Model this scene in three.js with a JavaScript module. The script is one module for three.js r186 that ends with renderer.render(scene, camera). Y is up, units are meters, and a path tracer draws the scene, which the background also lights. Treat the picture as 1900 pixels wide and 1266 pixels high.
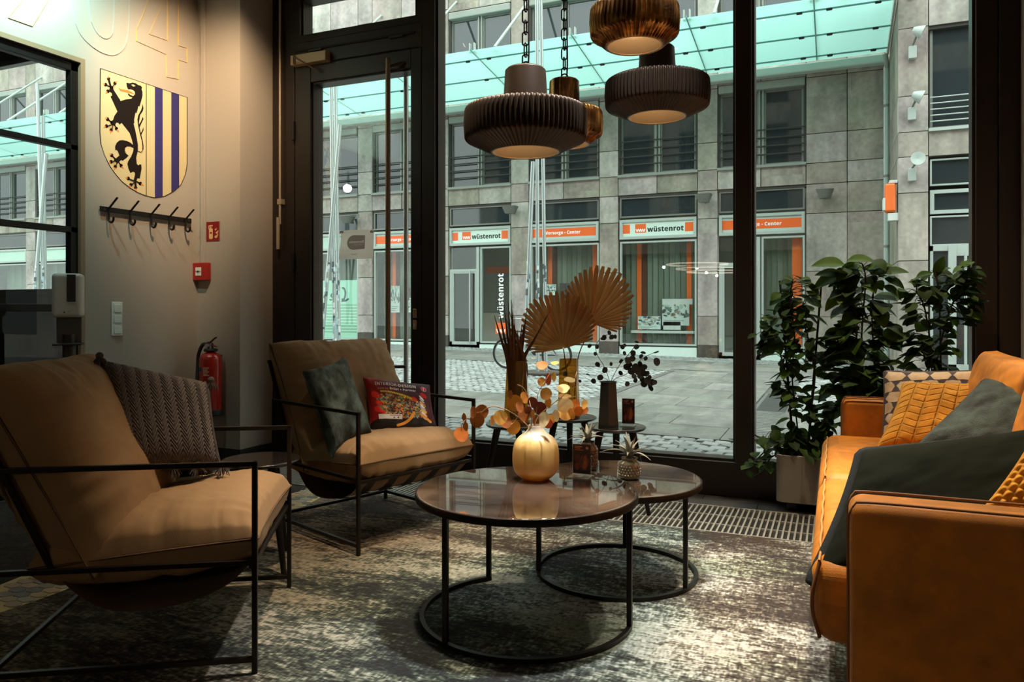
import * as THREE from 'three';
import { RoundedBoxGeometry } from 'three/addons/geometries/RoundedBoxGeometry.js';
import { mergeGeometries, mergeVertices } from 'three/addons/utils/BufferGeometryUtils.js';

// ---------------------------------------------------------------- camera, sky, exposure, large lights
const scene = new THREE.Scene();
const F = 1396, CU = 950, CV = 575, HEYE = 1.1, AL = THREE.MathUtils.degToRad(23.25);
const camera = new THREE.PerspectiveCamera(2 * Math.atan(633 / F) * 180 / Math.PI, 1900 / 1266, 0.05, 200);
camera.position.set(0, HEYE, 0);
camera.rotation.y = AL;
camera.setViewOffset(1900, 1266, 0, 633 - CV, 1900, 1266);
scene.add(camera);

{ // overcast sky: brighter towards the zenith, the same all round
  const w = 16, h = 64, d = new Float32Array(w * h * 4);
  for (let y = 0; y < h; y++) for (let x = 0; x < w; x++) {
    const el = Math.max(0, Math.sin(((y + 0.5) / h - 0.5) * Math.PI)), L = 6.2 * (1 + 2 * el) / 3, i = (y * w + x) * 4;
    d[i] = L * 0.9; d[i + 1] = L * 1.0; d[i + 2] = L * 0.97; d[i + 3] = 1;
  }
  const t = new THREE.DataTexture(d, w, h, THREE.RGBAFormat, THREE.FloatType);
  t.mapping = THREE.EquirectangularReflectionMapping; t.magFilter = THREE.LinearFilter; t.needsUpdate = true;
  scene.background = t; scene.backgroundIntensity = 1.0;
}
const EXPOSURE = 1.0;
const CEIL = 3.6;
// ceiling spots: [x, y, z, target x, y, z, candela, half angle, colour, penumbra]
const WARM = [1.0, 0.74, 0.46], COOL = [0.62, 1.0, 0.92];
const SPOTS = [
  [-0.55, 3.5, -2.75, -0.75, 0, -2.65, 44, 0.5, [1.0, 0.95, 0.88], 0.9],
  [-1.35, 3.5, -2.35, -1.5, 0.3, -2.45, 30, 0.4, [1.0, 0.78, 0.52], 0.9],
  [0.1, 3.5, -2.95, 0.3, 0.4, -2.75, 44, 0.38, [1.0, 0.86, 0.6], 0.9],
  [-3.75, 3.42, -2.75, -4.45, 2.95, -2.9, 15, 1.0, COOL, 1.0],
  [-3.1, 3.5, -3.2, -4.25, 2.5, -4.0, 25, 0.55, WARM, 1.0],
  [-1.0, 2.9, 1.6, 0.5, 0.35, -1.95, 4, 0.22, [1.0, 0.78, 0.5], 0.9],  // fill lamp, added behind the viewer to brighten the side of the sofa
  [0.2, 3.5, -3.9, 0.3, 0.4, -3.7, 26, 0.5, [1.0, 0.84, 0.58], 0.8],
];

// ---------------------------------------------------------------- helpers
const ca = Math.cos(AL), sa = Math.sin(AL);
const V = (x, y, z) => new THREE.Vector3(x, y, z);
function ray(u, v) { const k = (u - CU) / F; return V(k * ca - sa, (CV - v) / F, -(k * sa + ca)); }
const atZ = (u, v, zd) => { const r = ray(u, v), t = -zd / r.z; return V(r.x * t, HEYE + r.y * t, r.z * t); };
const atX = (u, v, X) => { const r = ray(u, v), t = X / r.x; return V(r.x * t, HEYE + r.y * t, r.z * t); };
const atY = (u, v, y) => { const r = ray(u, v), t = (y - HEYE) / r.y; return V(r.x * t, HEYE + r.y * t, r.z * t); };
const atD = (u, v, d) => { const r = ray(u, v); return V(r.x * d, HEYE + r.y * d, r.z * d); };
const camXZ = (x, d, y = 0) => V(x * ca - d * sa, y, -(x * sa + d * ca));

let seed = 1234567;
const rnd = () => { seed = (seed + 0x6d2b79f5) | 0; let t = Math.imul(seed ^ (seed >>> 15), 1 | seed); t = (t + Math.imul(t ^ (t >>> 7), 61 | t)) ^ t; return ((t ^ (t >>> 14)) >>> 0) / 4294967296; };
const rr = (a, b) => a + (b - a) * rnd();
function hs(x, y, s) { let h = Math.imul(x, 374761393) + Math.imul(y, 668265263) + Math.imul(s, 974711); h = Math.imul(h ^ (h >>> 13), 1274126177); return ((h ^ (h >>> 16)) >>> 0) / 4294967296; }
function vn(x, y, s = 0) { const ix = Math.floor(x), iy = Math.floor(y); let fx = x - ix, fy = y - iy; fx = fx * fx * (3 - 2 * fx); fy = fy * fy * (3 - 2 * fy);
  const a = hs(ix, iy, s), b = hs(ix + 1, iy, s), c = hs(ix, iy + 1, s), d = hs(ix + 1, iy + 1, s); return a + (b - a) * fx + (c - a) * fy + (a - b - c + d) * fx * fy; }
function fbm(x, y, o = 4, s = 0) { let r = 0, a = 0.5, n = 0; for (let i = 0; i < o; i++) { r += a * vn(x, y, s + i * 17); n += a; a *= 0.5; x = x * 2.03 + 3.1; y = y * 2.03 + 1.7; } return r / n; }
const ss = (a, b, x) => { x = Math.min(1, Math.max(0, (x - a) / (b - a))); return x * x * (3 - 2 * x); };
const mix3 = (a, b, t) => [a[0] + (b[0] - a[0]) * t, a[1] + (b[1] - a[1]) * t, a[2] + (b[2] - a[2]) * t];
function tex(w, h, fn, { srgb = true, rx = 1, ry = rx, clamp = false } = {}) {
  const d = new Uint8Array(w * h * 4);
  for (let y = 0; y < h; y++) for (let x = 0; x < w; x++) { const c = fn((x + 0.5) / w, (y + 0.5) / h), i = (y * w + x) * 4;
    if (typeof c === 'number') { d[i] = d[i + 1] = d[i + 2] = Math.max(0, Math.min(255, c)); d[i + 3] = 255; } else { for (let k = 0; k < 3; k++) d[i + k] = Math.max(0, Math.min(255, c[k])); d[i + 3] = c[3] ?? 255; } }
  const t = new THREE.DataTexture(d, w, h, THREE.RGBAFormat); t.magFilter = THREE.LinearFilter; t.wrapS = t.wrapT = clamp ? THREE.ClampToEdgeWrapping : THREE.RepeatWrapping;
  if (srgb) t.colorSpace = THREE.SRGBColorSpace; t.repeat.set(rx, ry); t.needsUpdate = true; return t;
}
function canvasTex(w, h, draw) { const c = document.createElement('canvas'); c.width = w; c.height = h; const g = c.getContext('2d'); draw(g, w, h);
  const t = new THREE.CanvasTexture(c); t.colorSpace = THREE.SRGBColorSpace; t.wrapS = t.wrapT = THREE.ClampToEdgeWrapping; return t; }
const rep = (t, x, y = x) => { const c = t.clone(); c.repeat.set(x, y); c.needsUpdate = true; return c; };
function mat(color, rough = 0.8, o = {}) { const m = (o.physical || o.clearcoat || o.transmission || o.sheen || o.ior ? new THREE.MeshPhysicalMaterial() : new THREE.MeshStandardMaterial());
  const { physical, ...p } = o; m.color.set(color); m.roughness = rough; for (const k in p) m[k] = p[k]; return m; }
const lin = (r, g, b) => new THREE.Color().setRGB(r, g, b);

const taken = new Map();
function nm(n) { const k = taken.get(n) ?? 0; taken.set(n, k + 1); return k ? n + '_' + String(k).padStart(3, '0') : n; }
function tag(o, label, category, group, kind) { Object.assign(o.userData, { label, category }); if (group) o.userData.group = group; if (kind) o.userData.kind = kind; return o; }
function mesh(name, geo, m, parent) { const o = new THREE.Mesh(geo, m); o.castShadow = o.receiveShadow = true; o.name = parent ? name : nm(name); (parent ?? scene).add(o); return o; }
function group(name, parent) { const o = new THREE.Group(); o.name = parent ? name : nm(name); (parent ?? scene).add(o); return o; }
function thing(name, label, category, p = [0, 0, 0], turn = 0, grp) { const o = group(name); const v = p.isVector3 ? p : V(...p); o.position.copy(v); o.rotation.y = turn; return tag(o, label, category, grp); }
function structure(o, label, category = 'building') { return tag(o, label, category, null, 'structure'); }
function copyOf(o, label) { const c = o.clone(); c.name = nm(o.name); c.userData = { ...o.userData, label }; scene.add(c); return c; }

function norm(g) { let a = g.index ? g.toNonIndexed() : g; for (const k of Object.keys(a.attributes)) if (!['position', 'normal', 'uv'].includes(k)) a.deleteAttribute(k);
  if (!a.attributes.normal) a.computeVertexNormals(); if (!a.attributes.uv) a.setAttribute('uv', new THREE.BufferAttribute(new Float32Array(a.attributes.position.count * 2), 2)); return a; }
const mg = (l) => mergeGeometries(l.map(norm));
function uvm(g, s = 1, ox = 0, oy = 0) { // uv in metres by the face's main direction
  const p = g.attributes.position, n = g.attributes.normal, u = new Float32Array(p.count * 2);
  for (let i = 0; i < p.count; i++) { const ax = Math.abs(n.getX(i)), ay = Math.abs(n.getY(i)), az = Math.abs(n.getZ(i)); let a, b;
    if (ay > ax && ay > az) { a = p.getX(i); b = p.getZ(i); } else if (ax > az) { a = p.getZ(i); b = p.getY(i); } else { a = p.getX(i); b = p.getY(i); }
    u[2 * i] = (a + ox) / s; u[2 * i + 1] = (b + oy) / s; }
  g.setAttribute('uv', new THREE.BufferAttribute(u, 2)); return g; }
const box = (x0, x1, y0, y1, z0, z1) => { const g = new THREE.BoxGeometry(Math.abs(x1 - x0), Math.abs(y1 - y0), Math.abs(z1 - z0)); g.translate((x0 + x1) / 2, (y0 + y1) / 2, (z0 + z1) / 2); return g; };
const rbox = (w, h, d, r = 0.01, s = 2, x = 0, y = 0, z = 0) => { const g = new RoundedBoxGeometry(w, h, d, s, Math.min(r, w / 2.01, h / 2.01, d / 2.01)); g.translate(x, y, z); return g; };
const rboxb = (x0, x1, y0, y1, z0, z1, r = 0.006, s = 2) => rbox(Math.abs(x1 - x0), Math.abs(y1 - y0), Math.abs(z1 - z0), r, s, (x0 + x1) / 2, (y0 + y1) / 2, (z0 + z1) / 2);
function rod(a, b, r, r2 = r, seg = 10) { const d = b.clone().sub(a), L = d.length(), g = new THREE.CylinderGeometry(r2, r, L, seg); g.translate(0, L / 2, 0); g.applyQuaternion(new THREE.Quaternion().setFromUnitVectors(V(0, 1, 0), d.normalize())); g.translate(a.x, a.y, a.z); return g; }
function bar(a, b, w, h = w, r = 0.002) { const d = b.clone().sub(a), L = d.length(); d.normalize(); const g = new RoundedBoxGeometry(w, h, L, 1, r); const up = Math.abs(d.y) > 0.95 ? V(1, 0, 0) : V(0, 1, 0);
  const m = new THREE.Matrix4().lookAt(V(0, 0, 0), d.clone().negate(), up); g.applyMatrix4(m); const c = a.clone().add(b).multiplyScalar(0.5); g.translate(c.x, c.y, c.z); return g; }
function tube(pts, r, seg = 24, rad = 8, closed = false) { return new THREE.TubeGeometry(new THREE.CatmullRomCurve3(pts, closed, 'catmullrom', 0.5), seg, r, rad, closed); }
function lathe(p, seg = 48) { return new THREE.LatheGeometry(p.map(([r, y]) => new THREE.Vector2(r, y)), seg); }
function ext(pts, depth, o = {}) { const s = pts instanceof THREE.Shape ? pts : new THREE.Shape(pts.map(([x, y]) => new THREE.Vector2(x, y))); return new THREE.ExtrudeGeometry(s, { depth, bevelEnabled: false, curveSegments: 12, ...o }); }
function plane(w, h, x = 0, y = 0, z = 0) { const g = new THREE.PlaneGeometry(w, h); g.translate(x, y, z); return g; }
// a grid surface from a function of (s, t) in 0..1
function surf(nu, nv, fn, closeU = false) { const P = [], U = [], I = []; for (let j = 0; j <= nv; j++) for (let i = 0; i <= nu; i++) { const p = fn(i / nu, j / nv); P.push(p.x, p.y, p.z); U.push(i / nu, j / nv); }
  for (let j = 0; j < nv; j++) for (let i = 0; i < nu; i++) { const a = j * (nu + 1) + i, b = a + 1, c = a + nu + 1, d = c + 1; I.push(a, b, d, a, d, c); }
  const g = new THREE.BufferGeometry(); g.setAttribute('position', new THREE.Float32BufferAttribute(P, 3)); g.setAttribute('uv', new THREE.Float32BufferAttribute(U, 2)); g.setIndex(I); g.computeVertexNormals(); return g; }
// a stuffed cushion in the xy plane, thickness along z
function pillow({ w, h, t, n = 40, k = 0.07, p = 0.42, ear = 0.0, disp, wr = 0, pleat = 0, sd = 1, edge = 0.004, bend }) {
  const side = (sg) => surf(n, n, (a, b) => { if (sg < 0) a = 1 - a; const s = a * 2 - 1, q = b * 2 - 1, s2 = s * s, q2 = q * q;
    let x = s * w / 2 * (1 - k * (1 - q2) + ear * s2 * q2 * q2), y = q * h / 2 * (1 - k * (1 - s2) + ear * q2 * s2 * s2);
    const e = Math.pow(Math.max(0, (1 - s2 * s2) * (1 - q2 * q2)), p); let z = sg * (edge + t / 2 * e);
    if (wr) { const rim = 1 - e; z += sg * wr * (fbm(s * 3 + sd, q * 3 + sg * 7, 3, sd) - 0.5) * 2 * e + sg * wr * 0.7 * rim * e * 3 * (vn(Math.atan2(q, s) * 9 + sd, sg, sd) - 0.5); x += wr * 0.6 * (fbm(s * 2, q * 2 + sd, 2, sd + 5) - 0.5); y += wr * 0.6 * (fbm(s * 2 + 9, q * 2 + sd, 2, sd + 6) - 0.5); }
    if (pleat) { const dx = 1 - Math.abs(s), dy = 1 - Math.abs(q); z += sg * pleat * ((fbm(q * 11 + sd, s > 0 ? 3 : 7, 2, sd + 2) - 0.5) * Math.exp(-dx * 5) * Math.min(1, dx * 14) + (fbm(s * 11 + sd, q > 0 ? 13 : 17, 2, sd + 3) - 0.5) * Math.exp(-dy * 5) * Math.min(1, dy * 14)); }
    if (disp) z += sg * disp(s, q, sg) * Math.min(1, e * 3);
    const v = V(x, y, z); if (bend) bend(v); return v; });
  return mg([side(1), side(-1)]);
}
// a stuffed cushion hung on four given corners (bottom left, bottom right, top right, top left)
function quadPillow({ c, t, n = 40, k = 0.06, p = 0.42, disp, wr = 0, sd = 1, edge = 0.004, ear = 0 }) {
  const ctr = c[0].clone().add(c[1]).add(c[2]).add(c[3]).multiplyScalar(0.25); const N = c[1].clone().sub(c[0]).add(c[2].clone().sub(c[3])).cross(c[3].clone().sub(c[0]).add(c[2].clone().sub(c[1]))).normalize();
  const at = (s, q) => { const a = (s + 1) / 2, b = (q + 1) / 2; const P = c[0].clone().multiplyScalar((1 - a) * (1 - b)).addScaledVector(c[1], a * (1 - b)).addScaledVector(c[2], a * b).addScaledVector(c[3], (1 - a) * b); const s2 = s * s, q2 = q * q; const pin = k * ((1 - q2) * s2 + (1 - s2) * q2); return P.lerp(ctr, pin - ear * s2 * q2 * s2 * q2); };
  const side = (sg) => surf(n, n, (a, b) => { if (sg < 0) a = 1 - a; const s = a * 2 - 1, q = b * 2 - 1; const e = Math.pow(Math.max(0, (1 - Math.pow(s, 4)) * (1 - Math.pow(q, 4))), p); let z = edge + t / 2 * e; if (wr) { z += wr * (fbm(s * 3 + sd, q * 3 + sg * 7, 3, sd) - 0.5) * 2 * e + wr * 2.1 * (1 - e) * e * (vn(Math.atan2(q, s) * 9 + sd, sg, sd) - 0.5); } if (disp) z += disp(s, q, sg) * Math.min(1, e * 3); return at(s, q).addScaledVector(N, sg * z); });
  const L = []; const M2 = 20; const e2 = (i) => -0.955 + 1.91 * i / M2; for (let i = 0; i <= M2; i++) L.push(at(e2(i), -1)); for (let i = 0; i <= M2; i++) L.push(at(1, e2(i))); for (let i = 0; i <= M2; i++) L.push(at(-e2(i), 1)); for (let i = 0; i <= M2; i++) L.push(at(-1, -e2(i)));
  return { cover: mg([side(1), side(-1)]), rim: (r) => tube(L, r, 160, 6, true), at, N };
}
function rimTube({ w, h, k = 0.07, ear = 0, r = 0.006, bend, y0 = 1 }) { const L = []; const N = 20; const f = (s, q) => { const s2 = s * s, q2 = q * q; const v = V(s * w / 2 * (1 - k * (1 - q2) + ear * s2 * q2 * q2), q * h / 2 * (1 - k * (1 - s2) + ear * q2 * s2 * s2), 0); if (bend) bend(v); return v; };
  for (let i = 0; i < N; i++) L.push(f(-1 + 2 * i / N, -1)); for (let i = 0; i < N; i++) L.push(f(1, -1 + 2 * i / N)); for (let i = 0; i < N; i++) L.push(f(1 - 2 * i / N, 1)); for (let i = 0; i < N; i++) L.push(f(-1, 1 - 2 * i / N));
  return tube(L, r, 160, 6, true); }
function place(o, pos, { rx = 0, ry = 0, rz = 0, order = 'YXZ' } = {}) { o.position.copy(pos.isVector3 ? pos : V(...pos)); o.rotation.set(rx, ry, rz, order); return o; }

// ---------------------------------------------------------------- materials
const T = {
  stone: tex(1024, 1024, (x, y) => { const a = fbm(x * 7, y * 7, 5, 3), b = fbm(x * 60, y * 60, 3, 9), c = fbm(x * 22, y * 3, 4, 21), e = fbm(x * 3, y * 3, 3, 40); const v = 0.6 + 0.2 * (a - 0.5) + 0.12 * (b - 0.5) + 0.16 * (c - 0.5);
    const h = mix3([150, 149, 140], [154, 147, 143], ss(0.35, 0.65, e)); return [h[0] * v * 1.82, h[1] * v * 1.78, h[2] * v * 1.78]; }),
  fine: tex(256, 256, (x, y) => 128 + 120 * (fbm(x * 64, y * 64, 2, 5) - 0.5) * 2, { srgb: false }),
  weave: tex(256, 256, (x, y) => { const a = Math.sin(x * Math.PI * 2 * 32), b = Math.sin(y * Math.PI * 2 * 32); return 128 + 60 * a * b + 40 * (vn(x * 128, y * 128, 4) - 0.5); }, { srgb: false }),
  plaster: tex(512, 512, (x, y) => 128 + 90 * (fbm(x * 90, y * 90, 3, 8) - 0.5), { srgb: false }),
};
const M = {
  frame: mat(lin(0.03, 0.019, 0.0135), 0.36, { metalness: 0.35 }),
  frame2: mat(lin(0.045, 0.03, 0.02), 0.4, { metalness: 0.4 }),
  gasket: mat(lin(0.008, 0.006, 0.005), 0.7),
  black: mat(lin(0.014, 0.011, 0.0095), 0.4, { metalness: 0.5 }),
  blackPlastic: mat(lin(0.018, 0.017, 0.016), 0.5),
  pane: mat(lin(0.96, 0.985, 0.975), 0, { transmission: 1, thickness: 0, ior: 1.5 }),
  brass: mat(lin(0.5, 0.36, 0.2), 0.35, { metalness: 0.9 }),
  steel: mat(lin(0.55, 0.56, 0.56), 0.32, { metalness: 0.9 }),
  wall: mat(lin(0.37, 0.315, 0.265), 0.9, { bumpMap: rep(T.plaster, 1, 1), bumpScale: 0.0012 }),
  ceiling: mat(lin(0.32, 0.29, 0.26), 0.95),
  white: mat(lin(0.72, 0.72, 0.68), 0.5),
  offwhite: mat(lin(0.62, 0.64, 0.6), 0.55),
  stone: mat('#ffffff', 0.85, { map: T.stone, bumpMap: rep(T.fine, 8, 8), bumpScale: 0.002 }),
  stoneB: mat('#efeae6', 0.85, { map: T.stone }),
  stoneC: mat('#e6e4da', 0.85, { map: T.stone }),
  darkstone: mat(lin(0.2, 0.19, 0.17), 0.8, { map: T.stone }),
  glassDark: mat(lin(0.025, 0.033, 0.036), 0.04, { ior: 1.75, physical: true }),
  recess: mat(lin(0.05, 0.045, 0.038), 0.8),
  alu: mat(lin(0.2, 0.205, 0.18), 0.45, { metalness: 0.25 }),
  aluLight: mat(lin(0.42, 0.47, 0.43), 0.5),
  aluMid: mat(lin(0.27, 0.285, 0.25), 0.5),
  orange: mat(lin(0.86, 0.16, 0.025), 0.5),
};
// ---------------------------------------------------------------- the room
const XL = -4.38, XR = 0.87, XP = -3.97, ZP = 4.24, ZW = 4.65, ZB = -4.2;   // left wall, right wall, pilaster edge, pilaster front, glass, back wall (depths are positive away from the camera)
const OPR = 3.32, OPL = 1.2, OPT = 2.66;                                      // glazed opening in the left wall

{ // floor: concrete bed, and everything laid on it as pieces of its own
  const fl = structure(group('floor'), 'dark floor of planks, carpets and patterned tiles inside the lounge', 'floor');
  mesh('floor_bed', box(-9.2, 1.2, -0.3, -0.012, 4.6, -4.72), mat(lin(0.05, 0.042, 0.036), 0.7), fl);
  // plank strip by the window
  const pm = [0, 1, 2, 3].map((k) => mat(lin(0.05 + k * 0.006, 0.042 + k * 0.005, 0.035 + k * 0.004), 0.45, { bumpMap: rep(T.fine, 3, 20), bumpScale: 0.0008 }));
  for (let r = 0; r < 2; r++) { let x = -4.0 - r * 0.31; while (x < 0.9) { const L = 0.6, x1 = Math.min(x + L, 0.86); const x0 = Math.max(x, -3.97); if (x1 > x0 + 0.02) mesh('plank', rboxb(x0 + 0.0015, x1 - 0.0015, -0.012, 0, -(4.335 + r * 0.125), -(4.335 + r * 0.125 + 0.122), 0.002, 1), pm[Math.floor(rnd() * 4)], fl); x += L; } }
}
{ // carpets
  const rugTex = tex(1800, 1800, (x, y) => { const X = x * 5.6, Y = y * 5.6;
    const wx = X + 0.5 * fbm(X * 1.1, Y * 1.1, 3, 7), wy = Y + 0.18 * fbm(X * 1.7 + 4, Y * 1.7, 3, 8), big = fbm(wx * 0.8, wy * 1.5, 4, 11), mid = fbm(wx * 2.6, wy * 6.5, 5, 23), str = fbm(X * 9, Y * 44, 3, 31), f1 = vn(X * 55, Y * 210, 47), f2 = vn(X * 190, Y * 60, 53), wv = fbm(X * 30, Y * 70, 2, 59);
    let v = 0.5 * big + 0.34 * mid + 0.16 * str; v = v + 0.13 * (f1 - 0.5) + 0.1 * (f2 - 0.5) + 0.13 * (wv - 0.5);
    const tint = fbm(X * 0.9 + 5, Y * 0.9, 3, 71), tint2 = fbm(X * 0.8, Y * 0.8 + 9, 3, 83);
    let dark = mix3([40, 31, 27], [30, 36, 42], ss(0.48, 0.66, tint)); dark = mix3(dark, [56, 40, 30], ss(0.5, 0.68, tint2));
    const midc = mix3([86, 80, 72], [70, 82, 76], ss(0.45, 0.6, tint)), light = mix3([152, 150, 143], [136, 144, 141], ss(0.4, 0.6, tint));
    let c = mix3(dark, midc, ss(0.43, 0.54, v)); c = mix3(c, light, ss(0.52, 0.63, v));
    c = mix3(c, [c[0] * 0.86, c[1] * 0.72, c[2] * 0.6], (X < 1 ? 0 : 1 - ss(3.2, 4.6, X)) * 0.9);  // browner on the left: dye tone plus warm shade put into the colour
    const gr = ss(0.56, 0.7, fbm(X * 1.1 + 20, Y * 2.2, 3, 91)); c = mix3(c, [c[0] * 0.78, c[1] * 0.87, c[2] * 0.76], gr * 0.5);
    const k = 0.66 + 0.38 * f1 + 0.3 * f2; return [c[0] * k, c[1] * k, c[2] * k]; }, { clamp: false });
  const E = [[0, 1138], [60, 1118], [100, 1104], [160, 1080], [300, 1032], [430, 990], [520, 960], [565, 941], [600, 921], [640, 905]].map(([u, v]) => atY(u, v, 0));
  const pts = [[0.86, -3.805], [E[9].x, -3.805]]; const zEnd = E.filter((p) => p.z > -3.78).reverse(); for (const p of zEnd) pts.push([p.x, p.z]);
  pts.push([-3.0, -1.75], [-3.4, -1.1], [-3.4, 1.4], [0.86, 1.4]);
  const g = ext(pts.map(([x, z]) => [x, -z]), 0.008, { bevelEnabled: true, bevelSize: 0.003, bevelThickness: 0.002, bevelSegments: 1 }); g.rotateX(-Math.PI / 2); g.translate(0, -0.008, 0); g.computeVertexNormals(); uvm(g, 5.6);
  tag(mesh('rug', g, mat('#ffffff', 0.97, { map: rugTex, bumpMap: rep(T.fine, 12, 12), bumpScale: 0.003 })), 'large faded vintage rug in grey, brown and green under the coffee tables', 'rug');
  // brown carpet, with the tiled band between it and the rug
  const B = [[0, 1084], [60, 1060], [100, 1046], [125, 1036], [300, 985], [480, 930], [552, 912], [597, 898]].map(([u, v]) => atY(u, v, 0));
  const cb = [[B[7].x, -3.8], ...B.slice().reverse().filter((p) => p.z > -3.8).map((p) => [p.x, p.z]), [-3.6, -1.55], [XL, -1.5], [XL, -3.8]];
  const brown = tex(512, 512, (x, y) => { const f = vn(x * 256, y * 256, 3), a = fbm(x * 30, y * 30, 4, 13); const v = 0.6 + 0.5 * (a - 0.5) + 0.6 * (f - 0.5); return [92 * v, 80 * v, 70 * v]; });
  const g2 = ext(cb.map(([x, z]) => [x, -z]), 0.009); g2.rotateX(-Math.PI / 2); g2.translate(0, -0.01, 0); uvm(g2, 1.2);
  tag(mesh('carpet', g2, mat('#ffffff', 1, { map: brown, bumpMap: rep(T.fine, 8, 8), bumpScale: 0.004 })), 'plain brown looped carpet along the left wall behind the armchairs', 'carpet');
  // tile band: interlocking diamonds with pale joints
  const fl = scene.getObjectByName('floor'), tm = ['#b59a7c', '#8d8172', '#c0a27a', '#77716c', '#aba28a'].map((c) => mat(c, 0.6));
  const inside = (p, poly) => { let c = false; for (let i = 0, j = poly.length - 1; i < poly.length; j = i++) { const a = poly[i], b = poly[j]; if ((a[1] > p[1]) !== (b[1] > p[1]) && p[0] < (b[0] - a[0]) * (p[1] - a[1]) / (b[1] - a[1]) + a[0]) c = !c; } return c; };
  const band = [...E.map((p) => [p.x, p.z]), ...B.slice().reverse().map((p) => [p.x, p.z])];
  const w = 0.086, h = 0.05, dia = ext([[-w / 2 + 0.003, 0], [-w / 4, h / 2 - 0.003], [w / 4, h / 2 - 0.003], [w / 2 - 0.003, 0], [w / 4, -h / 2 + 0.003], [-w / 4, -h / 2 + 0.003]], 0.003); dia.rotateX(-Math.PI / 2);
  let n = 0; const X0 = -3.6, Z0 = -1.2; const bedPts = band; const bg = ext(bedPts.map(([x, z]) => [x, -z]), 0.008); bg.rotateX(-Math.PI / 2); bg.translate(0, -0.0115, 0);
  mesh('tile_joints', bg, mat('#e0c88c', 0.7), fl);
  for (let i = 0; i < 60; i++) for (let j = 0; j < 70; j++) { const x = X0 + i * w * 0.75, z = Z0 - j * h - (i % 2) * h / 2; const far = Math.min(...E.map((e) => Math.hypot(e.x - x, e.z - z)));
    if (far < 0.5 && inside([x, z], band) && inside([x + 0.02, z + 0.02], band) && inside([x - 0.02, z - 0.02], band) && n < 280) { const t = mesh('tile', dia, tm[Math.floor(hs(i, j, 5) * 5)], fl); t.position.set(x, -0.0036, z); n++; } }
}
{ // walls, ceiling
  const wl = structure(group('wall_left'), 'warm grey plaster wall on the left, carrying the coat rack', 'wall');
  mesh('wall_face', uvm(mg([box(XL - 0.12, XL, 0, CEIL, -OPR, -ZW), box(XL - 0.12, XL, OPT, CEIL, -OPL, -OPR), box(XL - 0.12, XL, 0, CEIL, -ZB, -OPL)]), 0.8), M.wall, wl);
  const wp = structure(group('wall_pilaster'), 'plastered pilaster between the left wall and the entrance door', 'wall');
  mesh('pilaster', uvm(box(XL, XP, 0, CEIL, -ZP, -ZW - 0.05), 0.8), M.wall, wp);
  const bb = structure(group('baseboard_left'), 'black skirting board along the left wall and pilaster', 'baseboard');
  mesh('skirting', mg([box(XL, XL + 0.014, 0, 0.085, -OPR, -ZP), box(XL, XP + 0.014, 0, 0.085, -ZP + 0.014, -ZP), box(XP, XP + 0.014, 0, 0.085, -ZP, -ZW + 0.07)]), M.blackPlastic, bb);
  structure(mesh('wall_right', uvm(box(XR, XR + 0.15, 0, CEIL, -ZB, -ZW - 0.05), 0.8), M.wall), 'plaster wall on the right behind the sofa', 'wall');
  structure(mesh('wall_back', uvm(box(-9.2, 1.2, 0, CEIL, -ZB, -ZB + 0.15), 0.8), mat(lin(0.3, 0.26, 0.22), 0.9)), 'rear wall of the lounge behind the viewer', 'wall');
  structure(mesh('ceiling', box(-9.2, 1.2, CEIL, CEIL + 0.2, 4.6, -4.72), M.ceiling), 'pale ceiling of the lounge', 'ceiling');
  // neighbouring porch seen through the glazed opening: its outer window sits on a breast wall
  const wo = structure(group('wall_porch'), 'dark breast wall and end wall of the porch beyond the glazed partition', 'wall');
  const pw = mat(lin(0.035, 0.03, 0.023), 0.9);
  mesh('breast_wall', box(-9.0, XL - 0.12, 0, 1.24, -ZW + 0.05, -ZW - 0.1), pw, wo);
  mesh('end_wall', box(-9.2, -9.0, 0, CEIL, -ZB, -ZW - 0.1), pw, wo);
  mesh('lintel', box(-9.0, XL - 0.12, 3.45, CEIL, -ZW + 0.05, -ZW - 0.1), pw, wo);
  mesh('pier', box(XL - 0.4, XL - 0.12, 1.24, CEIL, -ZW + 0.05, -ZW - 0.1), pw, wo);
  const w3 = structure(group('window_3'), 'outer window of the porch seen through the glazed partition', 'window');
  mesh('window_frame', mg([box(-9, XL - 0.4, 1.24, 1.29, -ZW + 0.02, -ZW - 0.05), box(-9, XL - 0.4, 3.4, 3.45, -ZW + 0.02, -ZW - 0.05), box(-9, -8.95, 1.24, 3.45, -ZW + 0.02, -ZW - 0.05), box(XL - 0.45, XL - 0.4, 1.24, 3.45, -ZW + 0.02, -ZW - 0.05)]), M.frame, w3);
  mesh('pane', box(-8.95, XL - 0.45, 1.29, 3.4, -ZW, -ZW - 0.006).applyMatrix4(new THREE.Matrix4()), M.pane, w3);
  // own building above the shopfront, outside: limits the sky as the street does
  const of = structure(group('wall_outside'), 'street front of the lounge building above the shop window', 'wall');
  const g = [box(-16, 9, CEIL, 12, -4.72, -5.0), box(-16, -9.2, -0.3, CEIL, -4.72, -5.0), box(1.2, 9, -0.3, CEIL, -4.72, -5.0)]; mesh('outer_wall', uvm(mg(g), 4), M.stoneB, of);
  for (let r = 0; r < 3; r++) for (let c = 0; c < 8; c++) mesh('upper_window', box(-15 + c * 2.9, -13.4 + c * 2.9, 4.4 + r * 2.7, 6.2 + r * 2.7, -5.0, -5.02), M.glassDark, of);
}
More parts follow.
